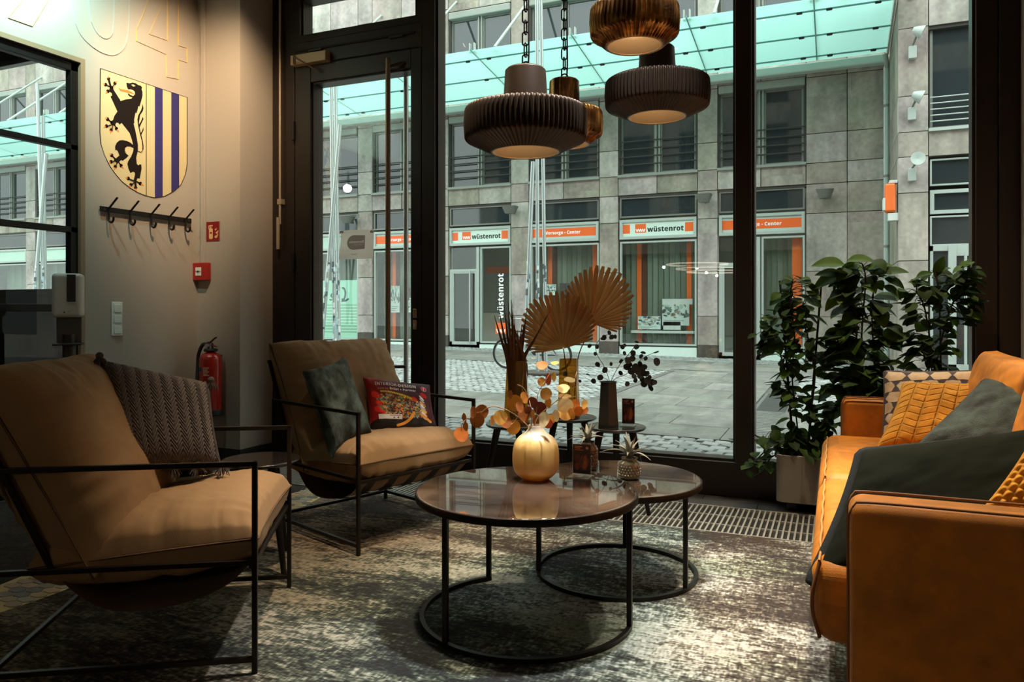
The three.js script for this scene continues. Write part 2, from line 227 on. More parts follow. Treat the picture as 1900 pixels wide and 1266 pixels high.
{ // glazed partition in the left wall
  const w = structure(group('window_2'), 'black framed glazed partition in the left wall behind the near armchair', 'window');
  const x0 = XL - 0.07, x1 = XL - 0.02, zr = OPR - 0.03;
  const bars = [['stile', zr - 0.05, zr, 0, OPT], ['stile', 2.74, 2.79, 0, OPT], ['stile', OPL, OPL + 0.05, 0, OPT], ['rail', OPL, zr, OPT - 0.06, OPT], ['rail', OPL, zr, 2.105, 2.14], ['rail', OPL, zr, 1.585, 1.622], ['rail', OPL, zr, 1.09, 1.135], ['rail', OPL, zr, 0, 0.09]];
  for (const [n, a, b, y0, y1] of bars) mesh(n, rboxb(x0, x1, y0, y1, -a, -b, 0.003, 1), M.black, w);
  for (const [a, b] of [[2.79, zr - 0.05], [OPL + 0.05, 2.74]]) for (const [y0, y1] of [[0.09, 1.09], [1.135, 1.585], [1.622, 2.105], [2.14, OPT - 0.06]]) mesh('pane', plane(b - a, y1 - y0).rotateY(Math.PI / 2).translate(XL - 0.046, (y0 + y1) / 2, -(a + b) / 2), M.pane, w);
  const rv = structure(group('trim_1'), 'narrow wooden lining around the glazed partition', 'trim');
  mesh('lining', mg([box(XL - 0.12, XL + 0.004, 0, OPT + 0.0, -zr, -OPR), box(XL - 0.12, XL + 0.004, OPT, OPT + 0.03, -OPL, -OPR)]), mat(lin(0.26, 0.17, 0.1), 0.6), rv);
}
{ // shopfront: window_1 and door_1
  const zf0 = -ZW + 0.07, zf1 = -ZW - 0.07, w = structure(group('window_1'), 'dark framed shop window from floor to ceiling, street behind it', 'window');
  const fb = (n, x0, x1, y0, y1, a = zf0, b = zf1, m = M.frame) => mesh(n, rboxb(x0, x1, y0, y1, a, b, 0.005, 1), m, w);
  fb('jamb', XP, -3.76, 0, CEIL); fb('mullion', -2.645, -2.545, 0, CEIL, zf0 + 0.015, zf1); fb('mullion', -0.54, -0.447, 0.2, CEIL, zf0 + 0.015, zf1); fb('jamb', 0.675, 0.775, 0, CEIL, zf0 + 0.01, zf1); fb('jamb', 0.775, XR, 0, CEIL, zf0 + 0.03, zf1);
  fb('sill_rail', -2.545, 0.675, 0.0, 0.205, zf0 + 0.02, zf1); fb('head_rail', -3.76, 0.675, 3.44, CEIL);
  fb('transom', -3.76, -2.645, 2.94, 3.11, zf0 + 0.01, zf1); fb('transom_lip', -3.74, -2.7, 3.035, 3.05, zf0 + 0.02, zf0, M.gasket);
  for (const x of [-3.55, -2.85]) fb('hinge', x - 0.06, x + 0.06, 3.022, 3.04, zf0 + 0.03, zf0, M.frame2);
  for (const [x0, x1, y0, y1] of [[-2.545, -0.54, 0.205, 3.44], [-0.447, 0.675, 0.205, 3.44], [-3.7, -2.7, 3.16, 3.44]]) {
    mesh('pane', box(x0 + 0.012, x1 - 0.012, y0 + 0.012, y1 - 0.012, -ZW, -ZW - 0.004), M.pane, w);
    mesh('gasket', mg([box(x0, x0 + 0.014, y0, y1, zf0 - 0.015, zf1 + 0.02), box(x1 - 0.014, x1, y0, y1, zf0 - 0.015, zf1 + 0.02), box(x0, x1, y0, y0 + 0.014, zf0 - 0.015, zf1 + 0.02), box(x0, x1, y1 - 0.014, y1, zf0 - 0.015, zf1 + 0.02)]), M.frame2, w); }
  mesh('vent_frame', mg([box(-3.76, -3.7, 3.11, 3.44, zf0 + 0.01, zf1), box(-2.7, -2.645, 3.11, 3.44, zf0 + 0.01, zf1), box(-3.7, -2.7, 3.11, 3.16, zf0 + 0.01, zf1)]), M.frame, w);
  mesh('opening_rod', mg([rod(V(-3.87, 1.75, -ZW + 0.1), V(-3.87, CEIL, -ZW + 0.1), 0.009), rod(V(-3.88, 1.56, -ZW + 0.11), V(-3.88, 1.8, -ZW + 0.11), 0.014), box(-3.89, -3.85, 1.9, 1.94, -ZW + 0.07, -ZW + 0.11)]), mat(lin(0.42, 0.34, 0.25), 0.4, { metalness: 0.3 }), w);
  const d = structure(group('door_1'), 'tall dark framed glass entrance door with a long pull bar', 'door');
  const z0 = zf0 + 0.012, z1 = zf1 + 0.02, D = (n, x0, x1, y0, y1, m = M.frame) => mesh(n, rboxb(x0, x1, y0, y1, z0, z1, 0.005, 1), m, d);
  D('stile', -3.745, -3.6, 0.01, 2.93); D('stile', -2.735, -2.65, 0.01, 2.93); D('rail', -3.6, -2.735, 2.8, 2.93); D('rail', -3.6, -2.735, 0.01, 0.2);
  mesh('pane', box(-3.59, -2.745, 0.21, 2.79, -ZW, -ZW - 0.004), M.pane, d);
  mesh('glazing_bead', mg([box(-3.6, -3.588, 0.2, 2.8, z0 - 0.02, z1), box(-2.747, -2.735, 0.2, 2.8, z0 - 0.02, z1), box(-3.6, -2.735, 2.788, 2.8, z0 - 0.02, z1), box(-3.6, -2.735, 0.2, 0.212, z0 - 0.02, z1)]), M.frame2, d);
  const h1 = mesh('pull_bar', mg([rod(V(-2.878, 0.55, z0 + 0.07), V(-2.878, 2.86, z0 + 0.07), 0.018, 0.018, 16)]), mat(lin(0.3, 0.19, 0.12), 0.35, { metalness: 0.7 }), d);
  mesh('bracket', rod(V(-2.78, 2.84, z0), V(-2.878, 2.8, z0 + 0.07), 0.012), M.frame2, h1); mesh('bracket', rod(V(-2.78, 0.7, z0), V(-2.878, 0.7, z0 + 0.07), 0.012), M.frame2, h1);
  mesh('pull_bar', rod(V(-2.885, 0.5, z1 - 0.05), V(-2.885, 2.9, z1 - 0.05), 0.018, 0.018, 16), mat(lin(0.4, 0.37, 0.33), 0.35, { metalness: 0.7 }), d);
  for (const y of [1.075, 0.995]) { const e = mesh('escutcheon', rbox(0.03, 0.066, 0.012, 0.015, 3, -2.7, y, z0 + 0.004), M.brass, d); if (y < 1.05) mesh('lock_cylinder', rbox(0.011, 0.03, 0.016, 0.005, 2, -2.7, y - 0.004, z0 + 0.008), M.steel, e); }
  const cl = mesh('closer', mg([rboxb(-3.74, -3.42, 2.925, 3.0, z0 + 0.06, z0, 0.006, 2)]), mat(lin(0.5, 0.34, 0.19), 0.4, { metalness: 0.3 }), d);
  mesh('closer_arm', mg([bar(V(-3.7, 2.93, z0 + 0.06), V(-3.62, 2.95, z0 + 0.16), 0.022, 0.008), bar(V(-3.62, 2.94, z0 + 0.16), V(-3.5, 2.86, z0 + 0.02), 0.02, 0.008)]), mat(lin(0.35, 0.28, 0.2), 0.4, { metalness: 0.5 }), cl);
  for (const y of [2.45, 1.45, 0.4]) mesh('hinge', rod(V(-3.755, y - 0.07, z0 + 0.01), V(-3.755, y + 0.07, z0 + 0.01), 0.014), M.gasket, d);
}
{ // floor grille along the window: frame, every slat a piece
  const g = thing('floor_grille', 'long pale metal floor grille along the foot of the shop window', 'grille', [0, 0, 0]);
  const m = mat(lin(0.42, 0.39, 0.34), 0.4, { metalness: 0.4 }), x0 = -3.9, x1 = 0.84, za = -3.812, zb = -4.325;
  mesh('frame', mg([box(x0, x1, -0.012, 0.002, za, za - 0.012), box(x0, x1, -0.012, 0.002, zb, zb + 0.012), box(x0, x0 + 0.012, -0.012, 0.002, za, zb), box(x1 - 0.012, x1, -0.012, 0.002, za, zb)]), m, g);
  for (const z of [-3.98, -4.155]) mesh('cross_bar', box(x0, x1, -0.012, -0.003, z - 0.005, z + 0.005), m, g);
  mesh('duct', box(x0, x1, -0.0122, -0.0118, za, zb), mat(lin(0.01, 0.009, 0.008), 0.9), g);
  const sl = box(-0.0045, 0.0045, -0.011, 0.001, za - 0.012, zb + 0.012); const N = 170;
  for (let i = 0; i < N; i++) { const s = mesh('slat', sl, m, g); s.position.x = x0 + 0.02 + (x1 - x0 - 0.04) * i / (N - 1); }
}
// ---------------------------------------------------------------- the street
const SL = -0.0192, S0 = [-2.59, -0.087], groundY = (x) => S0[1] + SL * (x - S0[0]);
{
  const st = structure(group('pavement'), 'street paved with grey slabs and cobblestones outside the window', 'street');
  st.position.set(S0[0], S0[1], 0); st.rotation.z = Math.atan(SL);
  const lx = (x) => x - S0[0];
  mesh('bed', box(lx(-42), lx(44), -0.3, -0.02, -4.73, -21.5), mat(lin(0.1, 0.1, 0.09), 0.95), st);
  const sm = [0, 1, 2, 3].map((k) => mat(lin(0.38 + k * 0.04, 0.425 + k * 0.04, 0.405 + k * 0.04), 0.85, { map: T.stone, bumpMap: rep(T.fine, 8, 8), bumpScale: 0.002 }));
  const slab = (x0, x1, za, zb) => { const g = rboxb(x0 + 0.004, x1 - 0.004, -0.06, rr(-0.002, 0.001), -za - 0.004, -zb + 0.004, 0.004, 1); uvm(g, 3, rr(0, 3), rr(0, 3)); const o = mesh('slab', g, sm[Math.floor(rnd() * 4)], st); return o; };
  const rows = (xa, xb, za, zb, w, d, jit = 0) => { let r = 0; for (let z = za; z < zb - 0.05; z += d, r++) for (let x = xa - (r % 2) * w * 0.5; x < xb; x += w) { const x0 = Math.max(x, xa), x1 = Math.min(x + w, xb); if (x1 - x0 > 0.06) slab(lx(x0), lx(x1), z, Math.min(z + d, zb)); } };
  rows(-16, 1.6, 7.25, 9.5, 1.25, 0.75); rows(-2.85, -0.95, 9.5, 14.7, 1.0, 1.05); rows(-34, 3, 14.7, 17.6, 1.5, 0.97);
  mesh('kerb_line', box(lx(-2.97), lx(-2.87), -0.05, -0.004, -9.5, -14.5), mat(lin(0.12, 0.115, 0.1), 0.9), st);
  mesh('drain', box(lx(-3.0), lx(-1.9), -0.05, 0.003, -14.9, -15.02), mat(lin(0.08, 0.08, 0.075), 0.7), st);
  // near setts, one by one
  const cobM = [0, 1, 2, 3].map((k) => mat(lin(0.17 + 0.03 * k, 0.18 + 0.03 * k, 0.17 + 0.028 * k), 0.75, { bumpMap: rep(T.fine, 1, 1), bumpScale: 0.003 }));
  const sett = [0, 1, 2].map((k) => { const g = new RoundedBoxGeometry(0.152, 0.1, 0.132, 1, 0.022); const p = g.attributes.position; for (let i = 0; i < p.count; i++) { const q = Math.round(p.getX(i) * 40) * 31 + Math.round(p.getY(i) * 40) * 7 + Math.round(p.getZ(i) * 40); p.setXYZ(i, p.getX(i) + 0.01 * (hs(q, k, 2) - 0.5), p.getY(i) + 0.006 * (hs(q, k, 3) - 0.5), p.getZ(i) + 0.01 * (hs(q, k, 4) - 0.5)); } g.computeVertexNormals(); return g; });
  let n = 0; for (let r = 0; r < 8 && n < 290; r++) for (let c = 0; c < 38 && n < 290; c++) { const x = -4.75 + c * 0.165 + (r % 2) * 0.08 + rr(-0.012, 0.012), z = 7.17 - r * 0.145; if (x > 1.3) continue; const o = mesh('sett', sett[Math.floor(rnd() * 3)], cobM[Math.floor(rnd() * 4)], st); o.position.set(lx(x), -0.052 + rr(-0.006, 0.006), -z + rr(-0.008, 0.008)); o.rotation.set(rr(-0.05, 0.05), rr(-0.08, 0.08), rr(-0.05, 0.05)); n++; }
  // cobbles further off
  const g = new THREE.BoxGeometry(0.108, 0.06, 0.1, 2, 1, 2); { const p = g.attributes.position; for (let i = 0; i < p.count; i++) if (p.getY(i) > 0) { const e = Math.max(Math.abs(p.getX(i)) / 0.054, Math.abs(p.getZ(i)) / 0.05); p.setY(i, 0.03 - 0.016 * e); } g.computeVertexNormals(); }
  const at = []; const fill = (xa, xb, za, zb, dx, dz) => { let r = 0; for (let z = za; z < zb; z += dz, r++) for (let x = xa; x < xb; x += dx) at.push([x + (r % 2) * dx / 2, z]); };
  fill(-26, -3.05, 9.55, 14.65, 0.125, 0.118); fill(-34, 3, 17.65, 19.2, 0.125, 0.118); fill(-0.5, 2.6, 7.3, 14.6, 0.125, 0.118); fill(-9, -4.9, 5.9, 7.2, 0.15, 0.14);
  const im = new THREE.InstancedMesh(g, mat('#ffffff', 0.8), at.length), m4 = new THREE.Matrix4(), q = new THREE.Quaternion(), e = new THREE.Euler(), col = new THREE.Color();
  at.forEach(([x, z], i) => { e.set(rr(-0.05, 0.05), rr(-0.2, 0.2), rr(-0.05, 0.05)); q.setFromEuler(e); m4.compose(V(lx(x) + rr(-0.012, 0.012), -0.03 + rr(-0.006, 0.006), -z + rr(-0.012, 0.012)), q, V(1, 1, 1)); im.setMatrixAt(i, m4); const k = rr(0.2, 0.36); col.setRGB(k * 0.98, k * 1.02, k * 0.97); im.setColorAt(i, col); });
  im.name = 'cobbles'; im.castShadow = im.receiveShadow = true; im.userData = { kind: 'stuff', label: 'small grey cobblestones of the street' }; st.add(im);
  const gr = group('drain_grate', st); mesh('grate_frame', mg([box(lx(-0.92), lx(-0.88), -0.03, 0.012, -7.3, -11.5), box(lx(-0.54), lx(-0.5), -0.03, 0.012, -7.3, -11.5)]), M.steel, gr); const L = []; for (let z = 7.3; z < 11.5; z += 0.11) L.push(box(lx(-0.9), lx(-0.52), -0.02, 0.006, -z, -z - 0.025)); mesh('grate_bars', mg(L), M.steel, gr);
  mesh('grate_bed', box(lx(-0.9), lx(-0.52), -0.06, -0.02, -7.3, -11.5), M.darkstone, gr);
}
// ---------------------------------------------------------------- building across the street
const ZF = 19, fx = (u, zd = ZF) => atZ(u, 575, zd).x, fy = (u, v, zd = ZF) => atZ(u, v, zd).y;
const ORANGE = '#f0692a', wwLogo = (g, x, y, s) => { g.fillStyle = ORANGE; g.fillRect(x, y, s, s); g.fillStyle = '#fff'; g.font = `bold ${s * 0.58}px sans-serif`; g.textAlign = 'center'; g.textBaseline = 'alphabetic'; g.fillText('w', x + s * 0.3, y + s * 0.88); g.fillText('w', x + s * 0.7, y + s * 0.88); };
const signW = canvasTex(1024, 256, (g, w, h) => { g.fillStyle = '#d3e6da'; g.fillRect(0, 0, w, h); g.fillStyle = ORANGE; g.fillRect(6, 40, 104, 160); g.fillRect(w - 122, 40, 116, 160); wwLogo(g, 186, 34, 160); g.fillStyle = '#15211f'; g.font = 'bold 124px sans-serif'; g.textAlign = 'left'; g.textBaseline = 'alphabetic'; g.save(); g.translate(366, 180); g.scale(0.84, 1); g.fillText('wüstenrot', 0, 0); g.lineWidth = 4; g.strokeStyle = '#15211f'; g.strokeText('wüstenrot', 0, 0); g.restore(); });
const signV = canvasTex(1024, 256, (g, w, h) => { g.fillStyle = '#b9c6bc'; g.fillRect(0, 0, w, h); g.fillStyle = ORANGE; g.fillRect(0, 46, w, 160); g.fillStyle = '#fff'; g.font = 'bold 84px sans-serif'; g.textAlign = 'center'; g.textBaseline = 'middle'; g.save(); g.translate(w * 0.48, 128); g.scale(0.8, 1); g.fillText('Vorsorge - Center', 0, 0); g.restore(); });
const poster = (seedN, cols) => canvasTex(256, 256, (g, w, h) => { g.fillStyle = cols[0]; g.fillRect(0, 0, w, h); for (let i = 0; i < 40; i++) { g.fillStyle = cols[1 + Math.floor(hs(i, seedN, 1) * (cols.length - 1))]; g.beginPath(); g.ellipse(hs(i, seedN, 2) * w, hs(i, seedN, 3) * h * 0.6 + 10, 8 + hs(i, seedN, 4) * 26, 6 + hs(i, seedN, 5) * 18, hs(i, seedN, 6) * 3, 0, 7); g.fill(); } g.fillStyle = cols[0]; g.fillRect(0, h * 0.72, w, h * 0.28); g.fillStyle = '#777'; for (let k = 0; k < 3; k++) g.fillRect(16, h * 0.77 + k * 18, w * (0.75 - k * 0.15), 6); });
const PO = [poster(1, ['#cfdcd6', '#5d6f78', '#8fa3a3', '#39454a', '#b9a58e']), poster(2, ['#dfe6df', '#6f8a86', '#b2c6c2', '#4c5a5d']), poster(3, ['#c5d0c8', '#454441', '#8c7a66', '#a8b6ae', '#60706c'])].map((t) => mat('#ffffff', 0.6, { map: t }));
{
  const b = thing('office_building', 'long grey stone office building with orange shop signs across the street', 'building');
  const pick = () => [M.stone, M.stone, M.stoneB, M.stoneC][Math.floor(rnd() * 4)];
  const panel = (x0, x1, y0, y1, z = ZF, d = 0.1, m, parent = b) => { const j = 0.009; const g = box(x0 + j, x1 - j, y0 + j, y1 - j, -z, -z - d); uvm(g, 4, rr(0, 4), rr(0, 4)); return mesh('stone_panel', g, m ?? pick(), parent); };
  const pitch = fx(1129.5) - fx(964.5), X = { };
  const piers = [[fx(664), fx(690.5)], [fx(800), fx(831.5)], [fx(948), fx(981)], [fx(1112), fx(1147)], [fx(1294), fx(1331.5)]];
  const pw = piers[2][1] - piers[2][0];
  for (let k = 1; k <= 9; k++) { { const c0 = fx(677) - pitch * k; piers.unshift([c0 - pw / 2, c0 + pw / 2]); } }
  piers.sort((p, q) => p[0] - q[0]);
  const xEnd = fx(1495.5), xWall = fx(1641), y = { open: fy(1222, 359), tb: fy(1222, 401), s1: fy(1222, 405), s0: fy(1222, 442), g1: fy(1222, 446), g0: fy(1222, 641.5), sill: fy(1222, 322), w0: fy(1222, 317), w1: fy(1415, 151), band: fy(1415, 131), up0: fy(893, 118), up1: fy(893, 14), top: 19 };
  // pier and wall panels
  const jp = [0.16, fy(1312, 587), fy(1312, 503), fy(1312, 406), fy(1312, 354), fy(1312, 316), fy(1129, 281), fy(1129, 187), y.band].sort((p, q) => p - q);
  for (const [x0, x1] of piers) { const gy = groundY((x0 + x1) / 2); mesh('pier_base', uvm(box(x0, x1, gy - 0.1, gy + 0.3, -ZF + 0.015, -ZF - 0.2), 2), M.darkstone, b); const lv = [gy + 0.3, ...jp.slice(1)]; for (let i = 0; i < lv.length - 1; i++) panel(x0, x1, lv[i], lv[i + 1], ZF, 0.3);
    for (const [a, c] of [[y.band, y.up0 - 0.35], [y.up0 - 0.35, y.up1 + 0.12], [y.up1 + 0.12, y.up1 + 1.4], [y.up1 + 1.4, y.top]]) panel(x0, x1, a, c, ZF, 0.3); }
  { const cols = [xEnd, fx(1572), xWall], rw = [groundY(0) - 0.1, fy(1535, 588), fy(1535, 503), fy(1535, 395), fy(1535, 340), fy(1535, 301), fy(1535, 246), fy(1535, 140), y.band + 0.25, y.band + 1.6, y.top]; for (let c = 0; c < 2; c++) for (let r = 0; r < rw.length - 1; r++) panel(cols[c], cols[c + 1], rw[r], rw[r + 1], ZF, 0.3, [M.stoneB, M.stoneC, M.stone][(r + c) % 3]); panel(xWall, xWall + 0.35, rw[0], y.top, ZF, 0.3); }
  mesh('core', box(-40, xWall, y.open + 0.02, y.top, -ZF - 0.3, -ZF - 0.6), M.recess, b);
  mesh('shop_back', mg([box(-40, xWall, -0.4, y.open + 0.3, -ZF - 2.4, -ZF - 2.6), box(-40, xWall, y.open - 0.02, y.open + 0.1, -ZF - 0.3, -ZF - 2.5), box(-40, xWall, -0.6, 0.0, -ZF - 0.15, -ZF - 2.5)]), mat(lin(0.32, 0.33, 0.29), 0.9), b);
  const spandrel = (x0, x1, y0, y1) => { const xm = (x0 + x1) / 2; panel(x0, xm, y0, y1, ZF, 0.3); panel(xm, x1, y0, y1, ZF, 0.3); };
  const frameRing = (x0, x1, y0, y1, w, z0, z1) => mg([box(x0, x1, y1 - w, y1, z0, z1), box(x0, x1, y0, y0 + w, z0, z1), box(x0, x0 + w, y0 + w, y1 - w, z0, z1), box(x1 - w, x1, y0 + w, y1 - w, z0, z1)]);
  const upperWindow = (x0, x1, y0, y1, rail = true) => { const w = group('window', b), xm = (x0 + x1) / 2;
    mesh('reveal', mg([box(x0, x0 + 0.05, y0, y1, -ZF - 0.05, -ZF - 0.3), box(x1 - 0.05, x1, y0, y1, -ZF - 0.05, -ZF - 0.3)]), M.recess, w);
    mesh('roller_box', rboxb(x0 + 0.02, x1 - 0.02, y1 - 0.2, y1, -ZF + 0.03, -ZF - 0.22, 0.03, 2), M.aluMid, w);
    for (const [a, c] of [[x0 + 0.05, xm - 0.06], [xm + 0.06, x1 - 0.05]]) { mesh('casement', frameRing(a, c, y0 + 0.03, y1 - 0.2, 0.05, -ZF - 0.13, -ZF - 0.19), M.alu, w); mesh('pane', box(a + 0.05, c - 0.05, y0 + 0.08, y1 - 0.25, -ZF - 0.16, -ZF - 0.17), M.glassDark, w); }
    mesh('mullion', mg([box(xm - 0.06, xm - 0.025, y0, y1 - 0.2, -ZF - 0.06, -ZF - 0.19), box(xm + 0.025, xm + 0.06, y0, y1 - 0.2, -ZF - 0.06, -ZF - 0.19), box(xm - 0.03, xm + 0.03, y0, y1 - 0.2, -ZF - 0.14, -ZF - 0.19)]), M.aluMid, w);
    mesh('sill', rboxb(x0 - 0.01, x1 + 0.01, y0 - 0.05, y0 + 0.02, -ZF + 0.07, -ZF - 0.2, 0.01, 1), M.aluMid, w);
    if (rail) for (let k = 0; k < 4; k++) mesh('railing', rod(V(x0 + 0.03, y0 + 0.28 + k * 0.2, -ZF - 0.05), V(x1 - 0.03, y0 + 0.28 + k * 0.2, -ZF - 0.05), 0.018, 0.018, 6), M.recess, w); };
  const sign = (x0, x1, map, parent) => { const s = group('shop_sign', b); mesh('sign_frame', frameRing(x0, x1, y.s0, y.s1, 0.07, -ZF - 0.02, -ZF - 0.14), M.aluLight, s); mesh('sign_board', box(x0 + 0.07, x1 - 0.07, y.s0 + 0.07, y.s1 - 0.07, -ZF - 0.06, -ZF - 0.12), map ? [M.alu, M.alu, M.alu, M.alu, mat('#ffffff', 0.4, { map }), M.alu] : mat(lin(0.45, 0.62, 0.52), 0.5), s); };
  const curtains = (x0, x1, g, orange) => { const n = Math.max(4, Math.round((x1 - x0) / 0.14)); for (let i = 0; i < n; i++) { const xa = x0 + (x1 - x0) * i / n, f = i / n; let m = blind[(i * 7) % 3]; if (orange && ((f > 0.1 && f < 0.17) || (f > 0.84 && f < 0.9))) m = M.orange; else if (orange && ((f > 0.17 && f < 0.24) || (f > 0.77 && f < 0.84))) m = brown; const o = mesh('blind_slat', box(-0.062, 0.062, y.g0 + 0.04, y.g1 - 0.02, -0.003, 0.003), m, g); o.position.set(xa + 0.07, 0, -ZF - 0.55 + 0); o.rotation.y = m === M.orange || m === brown ? 0 : 0.35; } };
  const blind = [0, 1, 2].map((k) => mat(lin(0.14 + 0.03 * k, 0.175 + 0.03 * k, 0.125 + 0.03 * k), 0.9)), brown = mat(lin(0.1, 0.035, 0.02), 0.9), plinthM = mat(lin(0.66, 0.78, 0.71), 0.5);
  const glazing = (x0, x1, y0, y1, o = {}) => { const w = group('shop_window', b); mesh('window_frame', frameRing(x0, x1, y0, y1, 0.045, -ZF - 0.06, -ZF - 0.16), o.dark ? M.recess : M.aluLight, w); mesh('pane', box(x0 + 0.045, x1 - 0.045, y0 + 0.045, y1 - 0.045, -ZF - 0.1, -ZF - 0.105), M.pane, w); return w; };
  const n = piers.length;
  for (let i = 0; i < n; i++) {
    const x0 = piers[i][1], x1 = i + 1 < n ? piers[i + 1][0] : xEnd; const gy = groundY((x0 + x1) / 2), k = i - (n - 5);   // k = 0 is the bay right of the pier at 664 px
    spandrel(x0, x1, y.open, y.sill - 0.04); upperWindow(x0, x1, y.sill, y.w1); spandrel(x0, x1, y.w1, y.band + 0.02);
    panel(x0, x1, y.band, y.up0 - 0.35); upperWindow(x0, x1, y.up0 - 0.3, y.up1, false); spandrel(x0, x1, y.up1 + 0.02, y.up1 + 1.4); spandrel(x0, x1, y.up1 + 1.4, y.top);
    mesh('lintel', box(x0, x1, y.open - 0.05, y.open, -ZF - 0.03, -ZF - 0.3), M.recess, b);
    const tr = group('transom_window', b); mesh('transom_frame', frameRing(x0 + 0.03, x1 - 0.03, y.tb, y.open - 0.05, 0.04, -ZF - 0.05, -ZF - 0.14), M.alu, tr); mesh('pane', box(x0 + 0.07, x1 - 0.07, y.tb + 0.04, y.open - 0.09, -ZF - 0.1, -ZF - 0.11), M.glassDark, tr);
    const shop = k >= 0; sign(x0 + 0.03, x1 - 0.03, shop ? (k % 2 ? signW : signV) : k === -5 ? null : null);
    const door = k === 1 || k === 4 || k === -3, W = x1 - x0; let xs = x0;
    if (door) { xs = x0 + W * 0.49; const d = group('shop_door', b); const h = y.g0 + (y.g1 - y.g0) * 0.77; mesh('door_frame', mg([frameRing(x0 + 0.03, xs, gy, h, 0.075, -ZF - 0.04, -ZF - 0.16), box(xs - 0.085, xs, h, y.g1, -ZF - 0.04, -ZF - 0.16), box(x0 + 0.03, xs, gy, gy + 0.16, -ZF - 0.04, -ZF - 0.16)]), M.aluLight, d); mesh('leaf', frameRing(x0 + 0.1, xs - 0.08, gy + 0.08, h - 0.07, 0.05, -ZF - 0.05, -ZF - 0.12), M.aluLight, d); mesh('pane', box(x0 + 0.15, xs - 0.13, gy + 0.2, h - 0.12, -ZF - 0.09, -ZF - 0.095), M.pane, d); mesh('pane', box(x0 + 0.06, xs - 0.08, h, y.g1, -ZF - 0.09, -ZF - 0.095), M.pane, d); mesh('pull_bar', rod(V(x0 + W * 0.36, gy + 0.1, -ZF + 0.03), V(x0 + W * 0.36, h - 0.05, -ZF + 0.03), 0.025), M.steel, d); }
    const w = glazing(xs + 0.03, x1 - 0.03, door ? y.g0 - 0.02 : y.g0, y.g1);
    mesh('plinth', box(xs + 0.02, x1 - 0.02, gy - 0.1, y.g0 - (door ? 0.06 : 0.04), -ZF - 0.03, -ZF - 0.2), plinthM, b); mesh('plinth_joint', box(xs + 0.02, x1 - 0.02, y.g0 - 0.06, y.g0 - 0.0, -ZF - 0.07, -ZF - 0.2), M.gasket, b);
    if (!door) curtains(x0 + 0.06, x1 - 0.08, w, k >= 0);
    if (k === 1) { const t = canvasTex(128, 640, (g, ww, hh) => { g.clearRect(0, 0, ww, hh); g.save(); g.translate(94, 470); g.rotate(-Math.PI / 2); g.fillStyle = '#fff'; g.font = 'bold 92px sans-serif'; g.textAlign = 'left'; g.textBaseline = 'alphabetic'; g.fillText('wüstenrot', 0, 0); g.restore(); wwLogo(g, 6, 510, 116); });
      const yl = fy(925, 623), yh = fy(925, 505), cx = fx(926.5), hh = yh - yl; mesh('window_lettering', plane(hh / 5, hh, cx, (yl + yh) / 2, -ZF - 0.096), mat('#ffffff', 0.5, { map: t, alphaTest: 0.5 }), w);
      mesh('counter', box(x0 + 0.2, xs - 0.1, 0, 1.0, -ZF - 1.9, -ZF - 2.3), mat(lin(0.55, 0.5, 0.4), 0.7), b); mesh('wall_strip', box(x0 + 0.1, x1, y.g0 + 2.05, y.g0 + 2.25, -ZF - 2.36, -ZF - 2.38), M.orange, b); }
    if (k === 2) { for (const [u0, u1, v0, v1, m] of [[1010, 1032, 528, 548, PO[1]], [1039, 1067, 526, 548, M.recess]]) mesh('poster', box(fx(u0, ZF + 0.4), fx(u1, ZF + 0.4), fy(u0, v1, ZF + 0.4), fy(u0, v0, ZF + 0.4), -ZF - 0.38, -ZF - 0.4), m, w); }
    if (k === 3) { const z = ZF + 0.4; for (const [u0, u1, v0, v1, m] of [[1184, 1226, 587, 611, PO[0]], [1229, 1279, 565, 604, PO[2]], [1229, 1285, 555, 565, M.offwhite], [1231, 1263, 597, 612, M.offwhite]]) mesh('poster', box(fx(u0, z), fx(u1, z), fy(u0, v1, z), fy(u0, v0, z), -z + 0.02, -z), m, w); mesh('display_shelf', box(fx(1172, z), fx(1288, z), fy(1230, 618.5, z), fy(1230, 614, z), -z + 0.08, -z - 0.2), M.offwhite, w); }
    if (k === 0) { const z = ZF + 0.4; for (const [u0, u1, v0, v1, m] of [[726, 742, 531, 580, PO[2]], [750, 768, 535, 550, M.recess], [750, 768, 553, 580, PO[0]]]) mesh('poster', box(fx(u0, z), fx(u1, z), fy(u0, v1, z), fy(u0, v0, z), -z + 0.02, -z), m, w); }
    if (k === 4) { mesh('poster', box(fx(1470, ZF + 0.4), fx(1488, ZF + 0.4), y.g0, y.g1, -ZF - 0.3, -ZF - 0.33), M.orange, w); curtains(xs + 0.1, x1 - 0.3, w, false); }
    if (k === -1) { // frosted film with dark lettering and clear stripes
      const t = canvasTex(1024, 1024, (g, ww, hh) => { g.fillStyle = '#a9d6c0'; g.fillRect(0, 0, ww, hh); g.fillStyle = '#86ab8e'; for (let i = 0; i < 10; i++) g.fillRect(0, hh * (0.42 + i * 0.052), ww, hh * 0.022); g.fillStyle = '#23302f'; g.font = 'bold italic 180px sans-serif'; g.textAlign = 'left'; g.fillText('SB', ww * 0.42, hh * 0.35); g.save(); g.translate(ww * 0.7, hh * 0.25); g.lineWidth = 34; g.strokeStyle = '#2f4443'; g.beginPath(); g.ellipse(-10, 0, 62, 118, 0.15, -1.9, 1.5); g.stroke(); g.beginPath(); g.moveTo(-14, 70); g.quadraticCurveTo(30, 150, 120, 70); g.stroke(); g.restore(); });
      const yh = fy(630, 520), yl = y.g0 + 0.05; mesh('window_film', plane(W - 0.16, yh - yl, (x0 + x1) / 2, (yh + yl) / 2, -ZF - 0.112), mat('#ffffff', 0.7, { map: t }), w); }
  }
